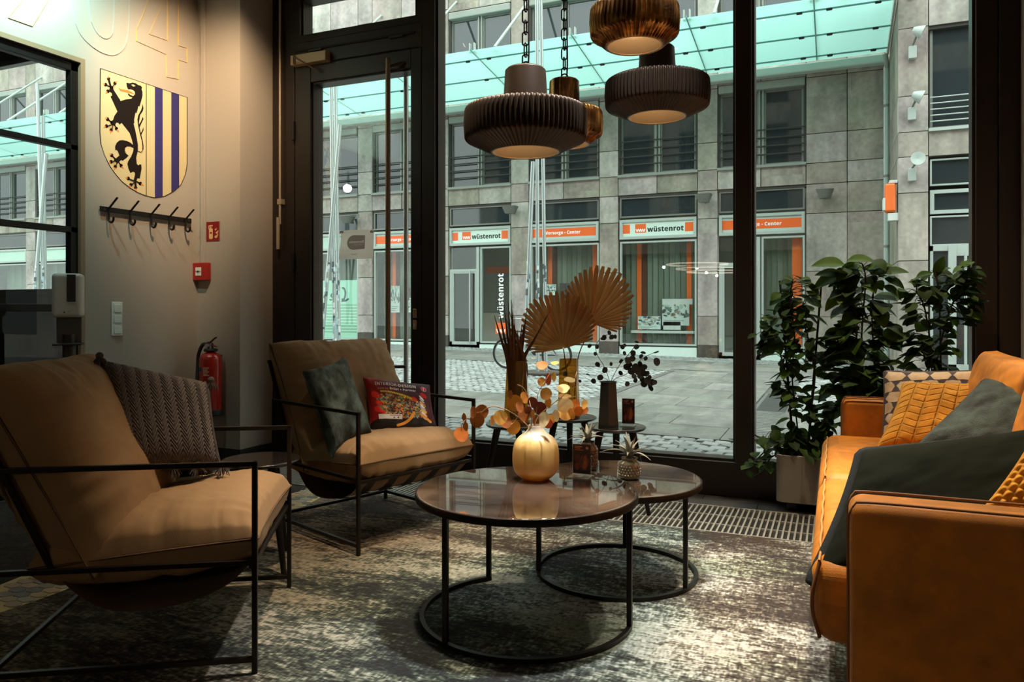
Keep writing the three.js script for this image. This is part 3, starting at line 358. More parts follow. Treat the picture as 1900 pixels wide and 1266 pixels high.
  // wall lamps: tapered up-and-down lights on the piers
  const lampG = (() => { const g = new THREE.CylinderGeometry(0.27, 0.16, 0.2, 4, 1); g.rotateY(Math.PI / 4); g.scale(1, 1, 0.75); return norm(g); })();
  for (const [u, v] of [[655, 410], [954, 392], [1309, 371], [1531, 363], [fx(677) - pitch, 0], [fx(677) - pitch * 3, 0]]) { const x = v ? fx(u) : u, yy = v ? fy(u, v) : fy(655, 411); const l = group('wall_lamp', b); mesh('lamp_housing', lampG, M.alu, l).position.set(x, yy, -ZF + 0.28); mesh('lamp_arm', rod(V(x, yy - 0.05, -ZF), V(x, yy - 0.05, -ZF + 0.2), 0.04), M.alu, l); }
  const dp = group('downpipe', b); const px = fx(1645.5, ZF - 0.1); mesh('pipe', tube([V(px - 0.05, fy(1640, 108), -ZF + 0.32), V(px - 0.03, fy(1640, 116), -ZF + 0.28), V(px, fy(1645, 128), -ZF + 0.1), V(px, fy(1645, 150), -ZF + 0.1), V(px, 3, -ZF + 0.1), V(px, -0.1, -ZF + 0.1)], 0.055, 60, 10), mat(lin(0.36, 0.44, 0.39), 0.5), dp);
  for (const v of [200, 330, 460]) mesh('pipe_clip', rod(V(px, fy(1645, v), -ZF + 0.1), V(px, fy(1645, v) + 0.05, -ZF + 0.1), 0.068), M.alu, dp);
}
{ // projecting wing on the right
  const Z = 16.4, wx = (u) => fx(u, Z), wy = (u, v) => fy(u, v, Z), b = thing('corner_building', 'projecting stone building on the right with floodlights and a barred window', 'building');
  const x0 = wx(1666), xj = wx(1723), x1 = xj + 0.1, X1 = 9, j = 0.008;
  const P = (a, c, y0, y1, m, z = Z, d = 0.3) => mesh('stone_panel', uvm(box(a + j, c - j, y0 + j, y1 - j, -z, -z - d), 4, rr(0, 4), rr(0, 4)), m ?? [M.stoneB, M.stone][Math.floor(rnd() * 2)], b);
  const L = [-0.4, wy(1690, 484), wy(1690, 358), wy(1690, 291), wy(1690, 245), wy(1690, 178), wy(1690, 52), wy(1690, 52) + 1.35, 19]; for (let i = 0; i < L.length - 1; i++) P(x0, xj, L[i], L[i + 1]);
  for (let i = 0; i < L.length - 1; i++) mesh('side_panel', uvm(box(x0, x0 + 0.3, L[i] + j, L[i + 1] - j, -Z - 0.3, -19), 4, rr(0, 4), rr(0, 4)), M.stoneC, b);
  const xr = xj + 2.7, wt = wy(1770, 42), ws = wy(1770, 235), ot = wy(1770, 287); P(xj, xr, wt, wt + 1.4); P(xj, xr, wt + 1.4, 19); P(xj, xr, ot, ws - 0.05); P(xr, xr + 1.1, -0.4, 3); P(xr, xr + 1.1, 3, 19);
  mesh('core', box(x0 + 0.3, X1, -0.4, 19, -Z - 0.7, -Z - 1), M.recess, b);
  for (let k = 0; k < 6; k++) { const a = xr + 1.1 + k * 6; mesh('facade_bay', uvm(box(a, a + 6 - 0.02, -0.9, 19, -Z, -Z - 0.3), 4, k, 0), k % 2 ? M.stone : M.stoneB, b); for (let r = 0; r < 2; r++) for (let q = 0; q < 2; q++) mesh('far_window', box(a + 0.8 + q * 2.8, a + 2.6 + q * 2.8, 0.3 + r * 4, 2.7 + r * 4, -Z + 0.01, -Z - 0.05), M.glassDark, b); }
  const ring = (a, c, y0, y1, w, z0, z1) => mg([box(a, c, y1 - w, y1, z0, z1), box(a, c, y0, y0 + w, z0, z1), box(a, a + w, y0 + w, y1 - w, z0, z1), box(c - w, c, y0 + w, y1 - w, z0, z1)]);
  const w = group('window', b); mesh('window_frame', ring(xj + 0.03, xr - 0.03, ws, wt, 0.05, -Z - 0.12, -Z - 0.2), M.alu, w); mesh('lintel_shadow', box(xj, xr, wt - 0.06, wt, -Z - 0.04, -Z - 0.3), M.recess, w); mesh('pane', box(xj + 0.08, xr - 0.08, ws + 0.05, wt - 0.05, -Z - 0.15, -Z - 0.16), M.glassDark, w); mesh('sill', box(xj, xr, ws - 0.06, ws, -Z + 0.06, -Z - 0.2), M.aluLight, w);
  for (let k = 0; k < 5; k++) mesh('railing', rod(V(xj + 0.03, ws + 0.14 + k * 0.115, -Z - 0.03), V(xr, ws + 0.14 + k * 0.115, -Z - 0.03), 0.013, 0.013, 6), M.aluLight, w);
  for (const [va, vb] of [[292, 342], [350, 395], [399, 455]]) { const t = group('transom_window', b); mesh('transom_frame', ring(xj + 0.03, xr - 0.03, wy(1770, vb), wy(1770, va), va === 350 ? 0.07 : 0.03, -Z - 0.05, -Z - 0.14), M.aluLight, t); mesh('pane', box(xj + 0.05, xr - 0.05, wy(1770, vb) + 0.02, wy(1770, va) - 0.02, -Z - 0.1, -Z - 0.11), M.glassDark, t); }
  const d = group('entrance', b), dt = wy(1770, 455); mesh('door_frame', mg([box(xj + 0.03, xr - 0.03, dt - 0.1, dt, -Z - 0.04, -Z - 0.16), box(xj + 0.03, xj + 0.08, -0.3, dt, -Z - 0.04, -Z - 0.16), box(wx(1760), wx(1775), -0.3, dt, -Z - 0.02, -Z - 0.16), box(wx(1760), xr, -0.3, 0.06, -Z - 0.02, -Z - 0.14), box(wx(1775), xr, dt - 0.2, dt - 0.1, -Z - 0.04, -Z - 0.12)]), M.aluLight, d); mesh('pane', box(xj + 0.05, xr, 0, dt - 0.05, -Z - 0.1, -Z - 0.105), M.glassDark, d); mesh('pull_bar', rod(V(wx(1791), 0.05, -Z + 0.04), V(wx(1791), dt - 0.15, -Z + 0.04), 0.025), M.aluLight, d);
  for (const [u, v0, v1, face] of [[1693, 60, 106, 0], [1692, 178, 220, 0], [1692, 294, 333, 1]]) { const f = group('floodlight', b), p = atZ(u, v1 - 8, Z - 0.08); mesh('ballast_box', rbox(0.14, 0.24, 0.12, 0.012, 1, p.x, p.y, p.z), M.aluLight, f); const h = V(p.x + 0.08, atZ(u, v0 + 8, Z).y, p.z + 0.2); mesh('bracket', rod(V(p.x, p.y + 0.12, p.z), h, 0.02), M.alu, f); const hd = mesh('lamp_head', lathe([[0.001, -0.1], [0.05, -0.1], [0.09, -0.02], [0.13, 0.08], [0.125, 0.085], [0.001, 0.06]], 24), M.aluLight, f); hd.position.copy(h); hd.rotation.z = face ? 0 : -2.0; hd.rotation.x = face ? 1.45 : 0; }
  const os = thing('projecting_sign', 'small orange projecting sign on the corner of the stone building', 'sign'); const a = atZ(1641, 342, Z + 0.1), c = atZ(1662, 394, Z + 0.1);
  mesh('sign_face', rboxb(a.x, c.x, c.y, a.y, -Z - 0.0, -Z - 0.25, 0.05, 2), M.orange, os); mesh('sign_edge', rboxb(a.x - 0.03, a.x + 0.02, c.y + 0.04, (a.y + c.y) / 2, -Z - 0.02, -Z - 0.23, 0.01, 1), M.offwhite, os); mesh('cap', rboxb(a.x + 0.08, x0, a.y, a.y + 0.06, -Z - 0.02, -Z - 0.23, 0.01, 1), M.offwhite, os); mesh('bracket', rboxb(c.x - 0.14, x0 + 0.02, c.y - 0.17, c.y - 0.02, -Z - 0.02, -Z - 0.23, 0.01, 1), M.offwhite, os);
}
{ // glass canopy on masts
  const c = thing('glass_canopy', 'long turquoise glass canopy hanging over the shops across the street', 'canopy');
  const zi = 18.72, zo = 15.95, yi = fy(1311, 137, zi), yo = fy(1273, 33, zo), cm = mat(lin(0.46, 0.86, 0.78), 0.95, { transmission: 0.55, thickness: 0 });
  const cm2 = mat(lin(0.5, 0.9, 0.82), 0.95, { transmission: 0.55, thickness: 0 });
  const xe = fx(1650, 18.7) - 0.05; const xs = [fx(958, zi), fx(1124.5, zi), fx(1311.6, zi), fx(1515.6, zi)], p = xs[1] - xs[0]; const ed = [xe, ...xs.slice().reverse()]; while (ed[ed.length - 1] > -38) ed.push(ed[ed.length - 1] - p);
  const Y = (z) => yi + (yo - yi) * (zi - z) / (zi - zo);
  for (let i = 0; i + 1 < ed.length; i++) { const g = new THREE.PlaneGeometry(1, 1); const a = ed[i + 1] + 0.012, b2 = ed[i] - 0.012; g.setAttribute('position', new THREE.Float32BufferAttribute([a, yo, -zo, b2, yo, -zo, a, yi, -zi, b2, yi, -zi], 3)); g.computeVertexNormals(); mesh('glass_panel', g, i % 2 ? cm : cm2, c); }
  const dark = mat(lin(0.12, 0.3, 0.27), 0.6), x0 = ed[ed.length - 1];
  for (const z of [zi - 0.28, (zi + zo) / 2 + 0.1, zo + 0.42]) { mesh('purlin', bar(V(x0, Y(z) - 0.03, -z), V(xe, Y(z) - 0.03, -z), 0.025, 0.03), dark, c); const L = []; for (const e of ed) for (const dx of [-0.28, 0.28]) L.push(rbox(0.12, 0.05, 0.06, 0.02, 1, e + dx, Y(z) - 0.045, -z)); mesh('clips', mg(L), M.gasket, c); }
  for (let i = 1; i < ed.length - 1; i++) { mesh('rafter', bar(V(ed[i], Y(zi) + 0.03, -zi), V(ed[i], Y(zo) + 0.03, -zo), 0.022, 0.05), dark, c); mesh('bracket', mg([rbox(0.03, 0.2, 0.1, 0.01, 1, ed[i] - 0.06, yo + 0.1, -zo - 0.1), rbox(0.03, 0.2, 0.1, 0.01, 1, ed[i] + 0.06, yo + 0.1, -zo - 0.1)]), M.aluLight, c); }
  mesh('gutter', mg([rboxb(x0, xe, yi - 0.22, yi - 0.02, -zi, -zi - 0.26, 0.04, 2)]), mat(lin(0.5, 0.6, 0.54), 0.5), c);
  mesh('end_strip', bar(V(xe + 0.02, yi, -zi), V(xe + 0.02, yo, -zo), 0.04, 0.14), M.aluLight, c);
  for (let i = 1; i < ed.length - 1; i++) mesh('tie_rod', rod(V(ed[i] + 0.55, yo + 0.05, -zo - 0.15), V(ed[i] + 0.55, yo + 2.6, -ZF + 0.02), 0.035, 0.035, 8), M.aluLight, c);
}
{ // mast clusters: slender steel tubes leaning together
  const zd = 12.5; const mm = mat(lin(0.5, 0.55, 0.54), 0.35, { metalness: 0.5 }), stick = [mat(lin(0.75, 0.8, 0.8), 0.6), mat(lin(0.1, 0.12, 0.14), 0.6), mat(lin(0.35, 0.5, 0.55), 0.6)];
  const cluster = (label, list, z = zd) => { const t = thing('steel_mast', label, 'mast', [0, 0, 0], 0, null); const foot = []; for (const [u0, v0, u1, v1, r = 0.045] of list) { const a = atZ(u0, v0, z), b = atZ(u1, v1, z); const d = b.clone().sub(a); const gy = groundY(b.x); const k = (gy - a.y) / d.y; const e = a.clone().addScaledVector(d, k); mesh('tube', rod(e, a, r, r, 14), mm, t); foot.push(e);
      const L = [[], [], []]; for (let i = 0; i < 26; i++) { const f = rr(0.06, 0.36) * 5.5 / (a.y - e.y), p = e.clone().lerp(a, f); const q = new THREE.CylinderGeometry(r * 1.02, r * 1.02, rr(0.04, 0.12), 8, 1, true, rr(-1.2, 0.6), rr(0.7, 1.6)); q.applyQuaternion(new THREE.Quaternion().setFromUnitVectors(V(0, 1, 0), a.clone().sub(e).normalize())); q.translate(p.x, p.y, p.z); L[i % 3].push(q); } L.forEach((l, k2) => { const o = mesh('stickers', mg(l), stick[k2], t); o.userData.kind = 'stuff'; }); z += 0.12; }
    const cx = foot.reduce((s, f) => s + f.x, 0) / foot.length; mesh('foot_plate', new THREE.CylinderGeometry(0.42, 0.42, 0.03, 32).translate(cx + 0.05, groundY(cx) + 0.015, -zd - 0.12), M.darkstone, t); };
  cluster('cluster of white steel masts seen through the glass door', [[631, 232, 595, 660, 0.04], [613, 66, 622, 690, 0.038], [621, 60, 629.5, 690, 0.038]]);
  cluster('cluster of white steel masts with stickers behind the pendant lamps', [[989, 300, 974, 672, 0.038], [996, -40, 998, 692, 0.034], [1003, -40, 1013, 692, 0.034]]);
  cluster('cluster of white steel masts seen through the glazed partition at left', [[86, 285, 63, 560, 0.045], [69, 155, 77, 420, 0.042], [80, 215, 84, 560, 0.042]]);
}
{ // bicycle leaning on the masts
  const zd = 13.15, b = thing('bicycle', 'black bicycle leaning on the steel masts in the street', 'bicycle', [0, 0, 0]); const f = atZ(941, 660, zd), r = atZ(1033, 664, zd), R = 0.3; f.y = groundY(f.x) + R; r.y = groundY(r.x) + R; const rub = mat(lin(0.02, 0.02, 0.02), 0.8), fr = mat(lin(0.04, 0.045, 0.05), 0.4), ch = M.steel;
  for (const [c, nme] of [[f], [r]]) { const w = group('wheel', b); w.position.copy(c); mesh('tyre', new THREE.TorusGeometry(R - 0.018, 0.02, 10, 48), rub, w); mesh('rim', new THREE.TorusGeometry(R - 0.045, 0.009, 8, 48), ch, w); const L = []; for (let i = 0; i < 24; i++) { const a = i / 24 * Math.PI * 2; L.push(rod(V(0, 0, (i % 2 ? 1 : -1) * 0.02), V(Math.cos(a) * (R - 0.05), Math.sin(a) * (R - 0.05), 0), 0.0015, 0.0015, 4)); } mesh('spokes', mg(L), ch, w); mesh('hub', new THREE.CylinderGeometry(0.02, 0.02, 0.08, 12).rotateX(Math.PI / 2), ch, w); }
  const hd = V(f.x + 0.14, f.y + 0.42, f.z), bb = V(f.x + 0.56, f.y - 0.02, f.z), st = V(f.x + 0.68, f.y + 0.4, f.z); mesh('frame', mg([rod(hd, bb, 0.018), rod(hd, st, 0.016), rod(bb, V(st.x + 0.02, st.y + 0.12, st.z), 0.016), rod(bb, r, 0.012), rod(st, r, 0.01), rod(V(hd.x - 0.02, hd.y + 0.1, hd.z), hd, 0.02)]), fr, b); mesh('fork', mg([rod(V(hd.x, hd.y, hd.z + 0.05), V(f.x, f.y, f.z + 0.05), 0.011), rod(V(hd.x, hd.y, hd.z - 0.05), V(f.x, f.y, f.z - 0.05), 0.011)]), fr, b);
  mesh('handlebar', tube([V(hd.x + 0.1, hd.y + 0.22, hd.z + 0.26), V(hd.x - 0.03, hd.y + 0.24, hd.z + 0.12), V(hd.x - 0.05, hd.y + 0.2, hd.z), V(hd.x - 0.03, hd.y + 0.24, hd.z - 0.12), V(hd.x + 0.1, hd.y + 0.22, hd.z - 0.26)], 0.013), ch, b); mesh('saddle', rbox(0.24, 0.05, 0.13, 0.025, 3, st.x + 0.04, st.y + 0.16, st.z), rub, b); mesh('chain_ring', new THREE.TorusGeometry(0.08, 0.012, 8, 24).translate(bb.x, bb.y, bb.z + 0.04), ch, b); mesh('front_lamp', rbox(0.05, 0.05, 0.05, 0.02, 2, hd.x - 0.07, hd.y + 0.06, hd.z), M.offwhite, b); mesh('rear_light', rbox(0.02, 0.05, 0.05, 0.01, 2, r.x + 0.2, r.y + 0.28, r.z), mat(lin(0.5, 0.03, 0.02), 0.4), b); mesh('mudguard', tube([V(r.x - 0.2, r.y + 0.26, r.z), V(r.x, r.y + 0.33, r.z), V(r.x + 0.22, r.y + 0.25, r.z)], 0.018), fr, b);
}
// ---------------------------------------------------------------- armchairs
const facing = (nx, nd) => { const w = camXZ(nx, nd); return Math.atan2(w.x, w.z); };   // turn that makes local +z look along a direction given as (right, away) of the viewer
const chairFabric = mat(lin(0.36, 0.215, 0.105), 0.92, { bumpMap: rep(T.weave, 5, 5), bumpScale: 0.0006, sheen: 0.2, sheenColor: lin(0.4, 0.27, 0.15), sheenRoughness: 0.6 });
const chairSeam = mat(lin(0.16, 0.09, 0.045), 0.95); const slingM = mat(lin(0.2, 0.125, 0.075), 0.95), frameBlack = mat(lin(0.02, 0.014, 0.011), 0.38, { metalness: 0.5 });
function makeArmchair(label, pos, turn) {
  const c = thing('armchair', label, 'armchair', pos, turn, 'metal framed lounge armchairs'), W = 0.355, D = 0.37, s = 0.016;
  for (const x of [-W, W]) { for (const z of [-D, D]) mesh('leg', bar(V(x, 0, z), V(x, 0.643, z), s), frameBlack, c);
    mesh('armrest', bar(V(x, 0.635, -D - 0.008), V(x, 0.635, D + 0.008), s), frameBlack, c); mesh('seat_rail', bar(V(x, 0.338, -D), V(x, 0.338, D), s), frameBlack, c); mesh('base_rail', bar(V(x, 0.045, -D), V(x, 0.045, D), s), frameBlack, c);
    mesh('back_post', bar(V(x * 0.97, 0.338, -0.2), V(x * 0.97, 0.83, -0.43), s), frameBlack, c); }
  mesh('base_rail', bar(V(-W, 0.045, -D), V(W, 0.045, -D), s), frameBlack, c); mesh('front_rail', bar(V(-W, 0.325, D - 0.01), V(W, 0.325, D - 0.01), s), frameBlack, c); mesh('top_rail', bar(V(-W, 0.83, -0.43), V(W, 0.83, -0.43), s), frameBlack, c);
  const cur = new THREE.CatmullRomCurve3([[0.36, 0.33], [0.27, 0.255], [0.1, 0.205], [-0.06, 0.21], [-0.19, 0.31], [-0.31, 0.55], [-0.43, 0.82]].map(([z, y]) => V(0, y, z)));
  mesh('sling', surf(4, 30, (a, b) => { const p = cur.getPoint(b); return V((a - 0.5) * 0.66, p.y, p.z); }), slingM, c);
  for (let i = 0; i < 5; i++) { const x0 = -0.26 + i * 0.13; mesh('strap', surf(2, 30, (a, b) => { const p = cur.getPoint(b * 0.75), t = cur.getTangent(b * 0.75); return V(x0 + (a - 0.5) * 0.05, p.y - 0.006 * Math.abs(t.z) - 0.002, p.z + 0.006 * t.y); }), M.black, c); }
  const sc = mesh('seat_cushion', pillow({ w: 0.7, h: 0.65, t: 0.23, n: 80, k: 0.035, p: 0.4, wr: 0.01, pleat: 0.03, sd: 3 }), chairFabric, c); place(sc, [0, 0.375, 0.055], { rx: -Math.PI / 2 - 0.1 });
  const sr = mesh('piping', rimTube({ w: 0.7, h: 0.65, k: 0.035, r: 0.003 }), chairSeam, sc);
  const bc = mesh('back_cushion', pillow({ w: 0.7, h: 0.7, t: 0.34, n: 80, k: 0.045, p: 0.42, wr: 0.012, pleat: 0.034, sd: 11 }), chairFabric, c); place(bc, [0, 0.615, -0.255], { rx: -0.5 });
  mesh('piping', rimTube({ w: 0.7, h: 0.7, k: 0.045, r: 0.003 }), chairSeam, bc);
  return c;
}
const chairAt = (near, far, back) => { const a = atY(...near, 0), b = atY(...far, 0), c = atY(...back, 0); const f = b.clone().sub(c), side = a.clone().sub(b); const ctr = c.clone().add(b).multiplyScalar(0.5).addScaledVector(side, 0.5); ctr.y = 0; return [ctr, Math.atan2(f.x, f.z)]; };
{ const [p1, t1] = chairAt([470, 1252], [548, 1090], [167, 1110]); makeArmchair('tan cushioned armchair in the left foreground holding the grey chevron pillow', p1, t1);
  const [p2, t2] = chairAt([659, 1032], [880, 971], [720, 926]); // near, far front corners, far back foot
  makeArmchair('tan cushioned armchair by the entrance door holding the teal and printed pillows', p2, t2); }
{ // chevron pillow with tassels and the dark one behind it
  const rib = (s, q) => { const u = (s + 1) * 4.5, z = Math.abs((u % 1) - 0.5) * 2, g = ((q + 1) * 11 + z * 2.2) % 1; return 0.009 * Math.pow(Math.sin(g * Math.PI), 0.6) * (0.55 + 0.45 * Math.min(1, Math.min(z, 1 - z) * 9)) - 0.005; };
  const wool = mat(lin(0.2, 0.17, 0.16), 1, { physical: true, specularIntensity: 0.2, bumpMap: rep(T.fine, 6, 6), bumpScale: 0.002 });
  const hang0 = (o, q, m, r, rm) => { const mv = (g) => g.translate(-o.position.x, -o.position.y, -o.position.z); const cover = mesh('cover', mv(q.cover), m, o); mesh('seam', mv(q.rim(r)), rm ?? m, cover); return cover; };
  const q1 = quadPillow({ c: [atD(224, 884, 2.56), atD(410, 868, 2.7), atD(388, 714, 2.84), atD(184, 670, 2.68)], t: 0.17, n: 230, k: 0.05, disp: rib });
  const p = thing('throw_pillow', 'grey knitted chevron pillow with tassels leaning in the left armchair', 'pillow', q1.at(0, -1)); hang0(p, q1, wool, 0.004);
  const tas = (s, y) => { const t = group('tassel', p); t.position.copy(q1.at(s, y).sub(p.position)).addScaledVector(q1.N, 0.045); mesh('knot', new THREE.SphereGeometry(0.013, 12, 10), wool, t); const L = []; for (let i = 0; i < 30; i++) { const a = rr(0, 6.3), r = rr(0.006, 0.032); L.push(tube([V(0, 0, 0), V(Math.cos(a) * r * 0.6, -0.015, Math.sin(a) * r * 0.6), V(Math.cos(a) * r, -rr(0.022, 0.042), Math.sin(a) * r)], 0.0018, 5, 4)); } const o = mesh('fringe', mg(L), wool, t); o.userData.kind = 'stuff'; };
  for (const x of [-0.98, -0.5, 0.0, 0.5, 0.98]) tas(x, -1.02); tas(-1, 1); tas(1, 1);
  const q2 = quadPillow({ c: [atD(206, 905, 2.7), atD(395, 880, 2.86), atD(372, 735, 2.96), atD(165, 692, 2.8)], t: 0.13, n: 30, k: 0.05 });
  const d = thing('throw_pillow', 'dark pillow mostly hidden behind the grey chevron pillow', 'pillow', q2.at(0, -1)); hang0(d, q2, mat(lin(0.018, 0.015, 0.014), 1), 0.004, M.black);
}
const hang = (o, q, m, r, rm) => { const mv = (g) => g.translate(-o.position.x, -o.position.y, -o.position.z); const cover = mesh('cover', mv(q.cover), m, o); mesh('seam', mv(q.rim(r)), rm ?? m, cover); return cover; };
const quadThing = (label, c, opt, m, r = 0.004, rm) => { const q = quadPillow({ c, ...opt }); const t = thing('throw_pillow', label, 'pillow', q.at(0, -1)); hang(t, q, m, r, rm); return t; };
const velvet = tex(512, 512, (x, y) => { const a = fbm(x * 5, y * 5, 5, 4), b = fbm(x * 40, y * 40, 3, 8); const v = 0.55 + 0.6 * ss(0.3, 0.75, a) + 0.3 * (b - 0.5); return [84 * v, 98 * v, 94 * v]; });
const velvetM = mat('#ffffff', 0.85, { map: velvet, bumpMap: rep(T.fine, 3, 3), bumpScale: 0.002, sheen: 0.5, sheenColor: lin(0.12, 0.16, 0.155), sheenRoughness: 0.45 });
const darkVelvetM = velvetM.clone(); darkVelvetM.color.setRGB(0.2, 0.215, 0.2); darkVelvetM.sheen = 0.2;
{
  quadThing('teal crushed velvet pillow tilted in the armchair by the door', [atD(614, 850, 3.52), atD(690, 806, 3.66), atD(640, 663, 3.84), atD(561, 689, 3.68)], { t: 0.16, n: 44, k: 0.1, wr: 0.014, sd: 21 }, velvetM);
  const pr = canvasTex(1024, 900, (g, w, h) => { const bg = g.createLinearGradient(0, 0, w, 0); bg.addColorStop(0, '#8a1410'); bg.addColorStop(0.25, '#4a0d12'); bg.addColorStop(0.7, '#2c0c18'); bg.addColorStop(1, '#3a1018'); g.fillStyle = bg; g.fillRect(0, 0, w, h);
    g.fillStyle = '#17110f'; g.beginPath(); g.ellipse(w * 0.5, h * 0.95, w * 0.6, h * 0.22, 0, 0, 7); g.fill();
    const cols = ['#b5701b', '#d89428', '#6d4a1c', '#2f6a52', '#7d8a86', '#3c2a18', '#9a5a1a', '#4e7f6d'];
    g.save(); g.translate(w * 0.5, h * 0.55); for (let i = 0; i < 520; i++) { const t = hs(i, 1, 7), a = hs(i, 2, 7), x = (t - 0.5) * w * 0.72, y = (a - 0.5) * h * 0.36 * (1.25 - Math.abs(t - 0.4)) - 40 + t * 90; g.fillStyle = cols[Math.floor(hs(i, 3, 7) * cols.length)]; g.globalAlpha = 0.85; g.beginPath(); g.ellipse(x, y, 8 + 22 * hs(i, 4, 7), 5 + 12 * hs(i, 5, 7), hs(i, 6, 7) * 3, 0, 7); g.fill(); } g.restore(); g.globalAlpha = 1;
    g.strokeStyle = '#e0a52e'; g.lineWidth = 9; g.beginPath(); for (let i = 0; i < 24; i++) { const x = w * (0.2 + 0.55 * i / 24), y = h * (0.3 + 0.16 * Math.pow(i / 24, 2)); g.lineTo(x, y); g.lineTo(x + 10, y - 24); } g.stroke();
    for (let i = 0; i < 8; i++) { g.fillStyle = ['#c9c2c4', '#8f8894', '#b88a3a'][i % 3]; g.beginPath(); g.ellipse(w * (0.8 + 0.04 * hs(i, 9, 1)), h * (0.36 + i * 0.055), 42 + 16 * hs(i, 8, 1), 18, 0.9, 0, 7); g.fill(); }
    g.strokeStyle = '#b9782a'; g.lineWidth = 44; g.lineCap = 'round'; g.beginPath(); g.moveTo(w * 0.66, h * 0.66); g.quadraticCurveTo(w * 0.6, h * 0.83, w * 0.4, h * 0.9); g.stroke(); g.beginPath(); g.moveTo(w * 0.78, h * 0.7); g.lineTo(w * 0.9, h * 0.82); g.stroke();
    g.fillStyle = '#c21f12'; for (const [x, y, r] of [[0.12, 0.35, 50], [0.16, 0.5, 40], [0.14, 0.62, 46], [0.2, 0.66, 30], [0.7, 0.4, 34], [0.86, 0.3, 40]]) { g.globalAlpha = 0.75; g.beginPath(); g.ellipse(w * x, h * y, r * 1.5, r, 0.6, 0, 7); g.fill(); } g.globalAlpha = 1;
    g.fillStyle = '#ead9d2'; g.textBaseline = 'middle'; g.font = '78px sans-serif'; g.fillText('INTERIOR·', w * 0.13, h * 0.14); const m1 = g.measureText('INTERIOR·').width; g.font = 'bold 78px sans-serif'; g.fillText('DESIGN', w * 0.13 + m1, h * 0.14); g.font = '44px sans-serif'; g.fillStyle = '#c9806f'; g.fillText('made by', w * 0.16, h * 0.235); g.font = 'bold 56px sans-serif'; g.fillStyle = '#e8d8d0'; g.fillText('Brüst + Partner', w * 0.345, h * 0.23);
    g.strokeStyle = '#d8c7bd'; g.lineWidth = 8; g.beginPath(); g.ellipse(w * 0.88, h * 0.16, 40, 44, 0, 0, 7); g.stroke(); g.fillStyle = '#a51d16'; g.fill(); g.fillStyle = '#e6d6ca'; g.fillRect(w * 0.872, h * 0.125, 10, 64); g.fillRect(w * 0.872, h * 0.125, 26, 10);
    g.fillStyle = '#d9cfc4'; g.fillRect(w * 0.13, h * 0.7, w * 0.35, h * 0.085); g.fillStyle = '#7d1410'; g.fillRect(w * 0.3, h * 0.715, w * 0.16, 10); g.fillStyle = '#3a3230'; g.beginPath(); g.arc(w * 0.42, h * 0.757, 13, 0, 7); g.arc(w * 0.36, h * 0.757, 11, 0, 7); g.fill(); g.globalCompositeOperation = 'color-dodge'; g.fillStyle = '#4c4c4c'; g.fillRect(0, 0, w, h); });
  quadThing('red printed pillow with lettering and a colourful reptile picture', [atD(686, 809, 3.8), atD(814, 807, 3.87), atD(797, 715, 4.0), atD(674, 700, 3.92)], { t: 0.12, n: 40, k: 0.07, wr: 0.008, sd: 31 }, mat('#ffffff', 0.65, { map: pr }), 0.003, mat(lin(0.1, 0.02, 0.02), 0.7));
}
// ---------------------------------------------------------------- round stools used as side tables
function makeStool(label, p) { const s = thing('side_table', label, 'side table', [p.x, 0, p.z], rr(0, 0.3), 'small round black three-legged side tables'); const topM = mat(lin(0.02, 0.015, 0.013), 0.22, { clearcoat: 0.6, clearcoatRoughness: 0.1 });
  mesh('top', lathe([[0.001, 0.438], [0.14, 0.438], [0.156, 0.444], [0.163, 0.45], [0.163, 0.456], [0.157, 0.46], [0.15, 0.458], [0.001, 0.457]], 64), topM, s);
  for (let k = 0; k < 3; k++) { const a = k * 2.0944 + 0.5, c = Math.cos(a), d = Math.sin(a); mesh('leg', rod(V(c * 0.2, 0, d * 0.2), V(c * 0.1, 0.44, d * 0.1), 0.011, 0.021, 12), M.black, s); } return s; }
const stoolA = camXZ(0.015, 4.25), stoolB = camXZ(0.345, 4.52), stoolC = camXZ(0.575, 4.15);
makeStool('round black side table standing between the two armchairs', atY(484, 852, 0.458));
makeStool('round black side table under the amber vase of dried palm blades, leftmost at the window', stoolA);
makeStool('round black side table under the amber vase of dried palm fans', stoolB);
makeStool('round black side table under the dark vase and a small upright card', stoolC);
